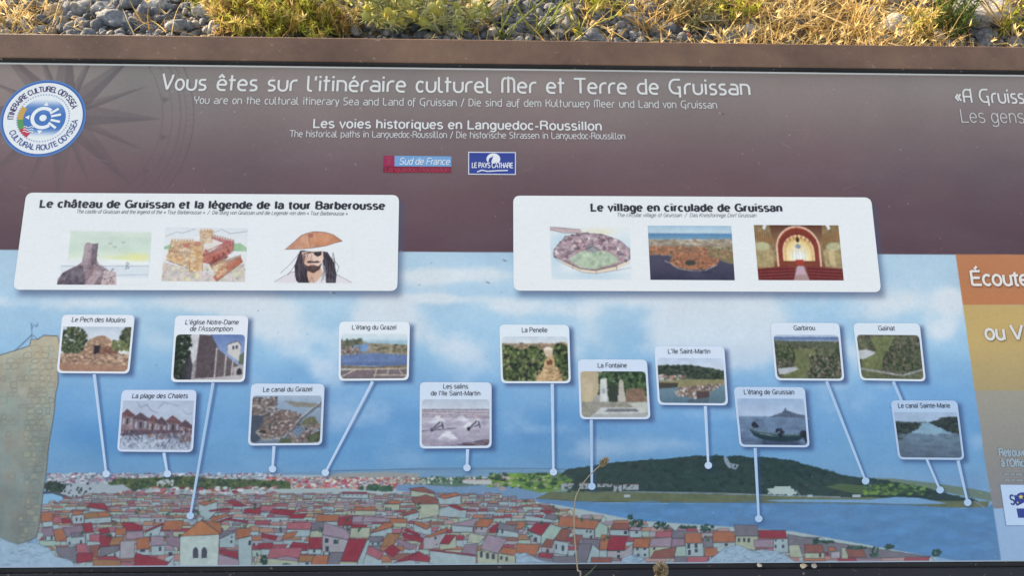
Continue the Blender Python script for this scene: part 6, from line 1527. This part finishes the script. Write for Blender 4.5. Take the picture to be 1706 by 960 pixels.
for _ in range(5200):                                   # flattened litter
    x, y = rg.uniform(.36, 2.5), rg.uniform(1.5, 2.5)
    if rg.random() > dens(x, y): continue
    a = rg.uniform(0, 6.28); blade(T, (x, y, float(gz(x, y)) + rg.uniform(.008, .05)), (math.cos(a), math.sin(a), .1), rg.uniform(.04, .18), rg.uniform(.003, .008), STRAW[rg.integers(6)] * rg.uniform(.8, 1.2), .12, 3, rg)
DGm = link('dry_grass', T.mesh('dry_grass'), M_STRAW); tag(DGm, 'bleached golden dry grass and straw among the stones', kind='stuff')

# ------------------------------------------------------------------ plants beyond the board
def plant(name, label, cat, px, py, build, group=None):
    p = gp(px, py); o = empty(name, tuple(p), label, cat, group); build(o); return o
def feathery(o, R, Hh, n_st, cols, seed, leaf=.012, width=.0032, per=34, dens_=5):
    """low bush of upright shoots closely set with narrow leaves"""
    rg = np.random.default_rng(seed); S, Lf = Tris(), Tris()
    for _ in range(n_st):
        a, r = rg.uniform(0, 6.28), R * math.sqrt(rg.random()); b0 = np.array([r * math.cos(a) * .6, r * math.sin(a) * .6, 0])
        tip = np.array([r * math.cos(a) * 1.2, r * math.sin(a) * 1.2, Hh * rg.uniform(.5, 1.1) * (1 - .4 * (r / R) ** 2)])
        mid = (b0 + tip) / 2 + rg.normal(0, .012, 3); P = np.array([b0, mid, tip])
        v, f = tube(P, [.0022, .0018, .001], 5); S.quad(v, f, (.20, .17, .07))
        cc = cols[rg.integers(len(cols))] * rg.uniform(.8, 1.2)
        for k in range(per):
            t = rg.uniform(.2, 1.02); q_ = P[0] * (1 - t) ** 2 + 2 * P[1] * t * (1 - t) + P[2] * t * t
            d = rg.normal(0, 1, 3) + np.array([0, 0, .7]); blade(Lf, q_, d, leaf * rg.uniform(.6, 1.4), width, cc * rg.uniform(.8, 1.2), .2, 2, rg)
    link('stem', S.mesh('stem'), M_LEAF, o); link('foliage', Lf.mesh('foliage'), M_LEAF, o)
YG = [np.array(c) for c in ((.44, .42, .06), (.34, .37, .05), (.50, .44, .09), (.50, .38, .10))]
TANC = [np.array(c) for c in ((.48, .34, .14), (.42, .28, .10), (.54, .42, .20))]
PALE = [np.array(c) for c in ((.50, .52, .24), (.58, .58, .32), (.42, .44, .17), (.52, .48, .15))]
plant('bush', 'yellow green feathery bush beyond the frame, left of the bare gravel', 'plant', 452, 40, lambda o: feathery(o, .17, .19, 120, YG, 1, .024, .0055, 40))
plant('bush', 'small yellow green bush hugging the rail, right of the tall feathery one', 'plant', 532, 58, lambda o: feathery(o, .085, .12, 44, YG, 2, .022, .0055, 36))
plant('bush', 'bright green tip of a bush at the top edge, beside the pale upright rock', 'plant', 366, 6, lambda o: feathery(o, .10, .10, 44, YG[:2], 3, .022, .0055, 36))
plant('dry_bush', 'withered tan bush beside the yellow green bush', 'plant', 412, 46, lambda o: feathery(o, .11, .14, 70, TANC, 4, .022, .006, 36))
plant('dry_bush', 'brown dried shrublet touching the rail between green bush and thistle', 'plant', 578, 55, lambda o: feathery(o, .05, .12, 20, TANC, 5, .02, .005, 30))
plant('dark_bush', 'dark green sprig standing by the grey boulder', 'plant', 1574, 52, lambda o: feathery(o, .09, .19, 40, [np.array((.055, .10, .03)), np.array((.08, .13, .04)), np.array((.14, .19, .05))], 6, .022, .005, 40))
plant('bush', 'thin yellow leaved sprig in front of the grey boulder at the far right', 'plant', 1672, 50, lambda o: feathery(o, .07, .17, 12, YG[:3], 7, .022, .009, 14))
plant('bush', 'olive grey weed half lost in straw right of the white stick', 'plant', 1150, 34, lambda o: feathery(o, .10, .13, 34, [np.array((.22, .22, .10)), np.array((.26, .24, .12))], 12, .02, .005, 34))
def thistle(o, seed, n_head, R, Hh):
    """pale sea-holly: branching stems, spiny heads with stiff bracts"""
    rg = np.random.default_rng(seed); S, Hd, Br = Tris(), Tris(), Tris()
    for _ in range(n_head):
        a, r = rg.uniform(0, 6.28), R * math.sqrt(rg.random()); tip = np.array([r * math.cos(a) * 1.25, r * math.sin(a) * .8, Hh * rg.uniform(.45, 1.1)])
        P = np.array([[r * math.cos(a) * .25, r * math.sin(a) * .25, 0], tip * .55 + rg.normal(0, .012, 3), tip]); v, f = tube(P, [.003, .0024, .0016], 5); S.quad(v, f, (.50, .52, .32))
        cc = PALE[rg.integers(4)] * rg.uniform(.85, 1.15); R_h = rg.uniform(.009, .017)
        hv = IV * np.array([R_h, R_h, R_h * 1.1]) * (1 + rg.normal(0, .06, (len(IV), 1))); Hd.tri(hv + tip, IF, cc * np.array([.95, .9, .55]))
        for k in range(40):
            d = rg.normal(0, 1, 3); d /= np.linalg.norm(d); blade(Hd, tip + d * R_h * .9, d, .006, .0016, cc * rg.uniform(.9, 1.3), 0, 1, rg)
        for k in range(7):
            b_ = k * .9 + rg.uniform(0, .4); blade(Br, tip - np.array([0, 0, R_h * .6]), (math.cos(b_), math.sin(b_), rg.uniform(-.1, .5)), rg.uniform(.03, .05), .007, cc * rg.uniform(1.0, 1.35), .1, 2, rg)
        for k in range(5):
            t = rg.uniform(.3, .9); q_ = P[0] * (1 - t) + P[2] * t; b_ = rg.uniform(0, 6.28); blade(Br, q_, (math.cos(b_), math.sin(b_), .3), rg.uniform(.03, .06), .007, cc * rg.uniform(.8, 1.2), .3, 2, rg)
    link('stem', S.mesh('stem'), M_LEAF, o); link('flower_heads', Hd.mesh('flower_heads'), M_LEAF, o); link('bracts', Br.mesh('bracts'), M_LEAF, o)
plant('thistle', 'large pale green spiny thistle in bud beyond the top rail', 'thistle', 655, 44, lambda o: thistle(o, 1, 84, .20, .21))
plant('thistle', 'smaller pale thistle leaning on the rail, right of the large one', 'thistle', 742, 52, lambda o: thistle(o, 2, 34, .13, .15))
def wiry(o, seed, n, Hh, colr_, flowers):
    rg = np.random.default_rng(seed); S = Tris()
    for _ in range(n):
        b0 = np.array([rg.normal(0, .012), rg.normal(0, .012), 0]); tip = b0 + np.array([rg.normal(0, .12), rg.normal(0, .07), Hh * rg.uniform(.6, 1.1)]); P = np.array([b0, (b0 + tip) / 2 + rg.normal(0, .01, 3), tip])
        v, f = tube(P, [.0034, .003, .002], 5); S.quad(v, f, np.array(colr_) * rg.uniform(.8, 1.2))
        for k in range(5):
            t = rg.uniform(.3, .95); q_ = P[0] * (1 - t) + P[2] * t; d = (tip - b0) + rg.normal(0, .10, 3); blade(S, q_, d, rg.uniform(.04, .10), .0036, np.array(colr_) * rg.uniform(.8, 1.2), .2, 3, rg)
        if flowers:
            Fl = Tris()
            for k in range(14): blade(Fl, tip + rg.normal(0, .004, 3), rg.normal(0, 1, 3) + [0, 0, .4], .009, .004, (.66, .50, .05), 0, 1, rg)
            link('flower', Fl.mesh('flower'), M_LEAF, o)
    link('stem', S.mesh('stem'), M_LEAF, o)
gs_ = (.26, .30, .09)
plant('bush', 'low yellow green weed among straw just right of the bare gravel', 'plant', 1215, 20, lambda o: feathery(o, .09, .10, 22, YG, 21, .026, .006, 22))
plant('bush', 'straggling yellow green weed between the dark sprig and the pale rough rock', 'plant', 1530, 58, lambda o: feathery(o, .07, .11, 16, YG[1:], 22, .024, .006, 22))
plant('bush', 'yellow green weed behind the weed with small yellow flowers', 'plant', 1000, 14, lambda o: feathery(o, .09, .12, 18, YG, 23, .03, .005, 18))
plant('weed', 'thin green stalked weed crossing the gravel beside the pale rocks', 'plant', 890, 62, lambda o: wiry(o, 1, 6, .22, gs_, False))
plant('weed', 'slender weed with small yellow flowers against the rail', 'plant', 968, 62, lambda o: wiry(o, 2, 5, .15, (.34, .34, .08), True))
plant('weed', 'wiry green weed right of the thistles', 'plant', 830, 60, lambda o: wiry(o, 3, 5, .20, gs_, False))
plant('dry_weed', 'tall straw coloured stalks at the far left', 'plant', 22, 50, lambda o: wiry(o, 4, 8, .20, (.52, .40, .18), False))
plant('dry_weed', 'upright straw stalks between thistle and bare gravel', 'plant', 788, 60, lambda o: wiry(o, 5, 6, .22, (.50, .37, .14), False))
plant('dry_weed', 'pale crossing dry stems at the far right edge', 'plant', 1692, 66, lambda o: wiry(o, 6, 7, .24, (.60, .46, .24), False))
plant('dry_weed', 'golden dry stems above the middle of the straw', 'plant', 1420, 56, lambda o: wiry(o, 7, 9, .22, (.56, .42, .18), False))
plant('dry_weed', 'short tan stalks beside the white stick', 'plant', 1085, 56, lambda o: wiry(o, 9, 6, .12, (.46, .32, .13), False))

# ------------------------------------------------------------------ stalks in front of the board
def near(px, py, h): return to_world(px, py, 0) + 0 * _n if h == 0 else (lambda d: _cam + d * ((((_o + _n * h) - _cam) @ _n) / (d @ _n)))(ray(px, py))
def stalk(name, label, pxs, hs, rads, head, foot, col):
    P = [near(a, b, h) for (a, b), h in zip(pxs, hs)]
    base = np.array([P[0][0] + foot[0], P[0][1] + foot[1], float(gz(P[0][0], P[0][1]))])
    o = empty(name, tuple(base), label, 'dry plant')
    mid = base * .45 + P[0] * .55 + np.array([.004, -.01, 0])
    pts = np.array([base, mid] + P); r_ = [rads[0] * 1.4, rads[0] * 1.2] + list(rads)
    t = np.linspace(0, len(pts) - 1, len(pts) * 6); i = np.clip(t.astype(int), 0, len(pts) - 2)      # Catmull-Rom
    pp = np.vstack([2 * pts[0] - pts[1], pts, 2 * pts[-1] - pts[-2]]); u = (t - i)[:, None]
    p0, p1, p2, p3 = pp[i], pp[i + 1], pp[i + 2], pp[i + 3]
    C_ = .5 * (2 * p1 + (p2 - p0) * u + (2 * p0 - 5 * p1 + 4 * p2 - p3) * u ** 2 + (3 * p1 - p0 - 3 * p2 + p3) * u ** 3)
    v, f = tube(C_, np.interp(t, np.arange(len(pts)), r_), 8)
    T = Tris(); T.quad(v, f, col); link('stem', T.mesh('stem', base), M_STRAW, o)
    if head:
        hw, hl = head; tip = C_[-1]; ax = C_[-1] - C_[-8]; ax /= np.linalg.norm(ax)
        if hw > .006: ax = (ax + np.array([0, 0, 1.2])); ax /= np.linalg.norm(ax)
        R = np.array(Vector((0, 0, 1)).rotation_difference(Vector(ax)).to_matrix()); rg = np.random.default_rng(int(hw * 1e5)); Hd = Tris()
        core = IV * np.array([hw * .8, hw * .8, hl * .9]); Hd.tri((core + [0, 0, hl * .8]) @ R.T + tip, IF, (.16, .12, .07))
        n = 150
        for k in range(n):                                # packed husks
            z = 1 - 2 * (k + .5) / n; ph = k * 2.39996; rr = math.sqrt(1 - z * z); d = np.array([rr * math.cos(ph), rr * math.sin(ph), z])
            q_ = np.array([d[0] * hw * .8, d[1] * hw * .8, d[2] * hl * .9 + hl * .8]); up = np.array([d[0], d[1], d[2] * .6 + .7])
            s_ = np.cross(up, [0, 0, 1]); s_ = s_ / max(np.linalg.norm(s_), 1e-6)
            for sg in (-1, 1): blade(Hd, (q_ + s_ * sg * hw * .06) @ R.T + tip, R @ (up + s_ * sg * .3), hw * rg.uniform(.35, .55), hw * .22, np.array((.44, .36, .24)) * rg.uniform(.5, 1.4), .1, 2, rg)
        link('seed_head', Hd.mesh('seed_head', base), M_STRAW, o)
    return o
stalk('dry_stalk', 'thin dry stalk with an oval seed head rising across the lower middle of the board', [(965, 975), (962, 948), (957, 890), (957, 845), (962, 822), (976, 800), (990, 785), (1000, 776)], [.03, .03, .03, .03, .03, .028, .026, .025], [.0009, .0009, .0008, .0007, .0006, .0006, .0006, .0006], (.0038, .0070), (-.01, -.02), (.40, .34, .25))
stalk('dry_stalk', 'short stalk topped by a round seed head at the foot of the board', [(1075, 985), (1086, 968), (1096, 957)], [.04, .04, .04], [.0012, .0012, .0013], (.0074, .0074), (-.02, -.02), (.44, .36, .22))
b_ = [near(960, 985, .03), near(978, 960, .03), near(995, 941, .03)]
stalk('grass_blade', 'dull green grass blade poking up before the lower rail, left of the round seed head', [(950, 990), (970, 966), (984, 953), (995, 941)], [.03] * 4, [.0016, .0014, .0010, .0003], None, (-.02, -.02), (.10, .14, .09))

# pale flakes caught on the lower ledge
for k, (px, py, w) in enumerate(((1265, 942.5, 6), (1338, 944, 7), (1356, 943, 7.5))):
    rg = np.random.default_rng(50 + k); p = near(px, py, .0018)
    r = w * MM * .75; vv = stone_shape(rg) * np.array([r, r, r * .6])
    o = link('stone_chip', mesh_np('stone_chip', vv, [IF], np.tile((.42, .38, .33) if k != 1 else (.44, .36, .26), (len(vv), 1)) * np.array(rg.uniform(.85, 1.1))), M_STONE)
    o.location = tuple(p + _n * r * .3)
    tag(o, ['pale chip alone on the lower ledge', 'ochre chip, left of the close pair on the lower ledge', 'pale chip, right of the close pair on the lower ledge'][k], 'stone chip', 'chips on the lower ledge')
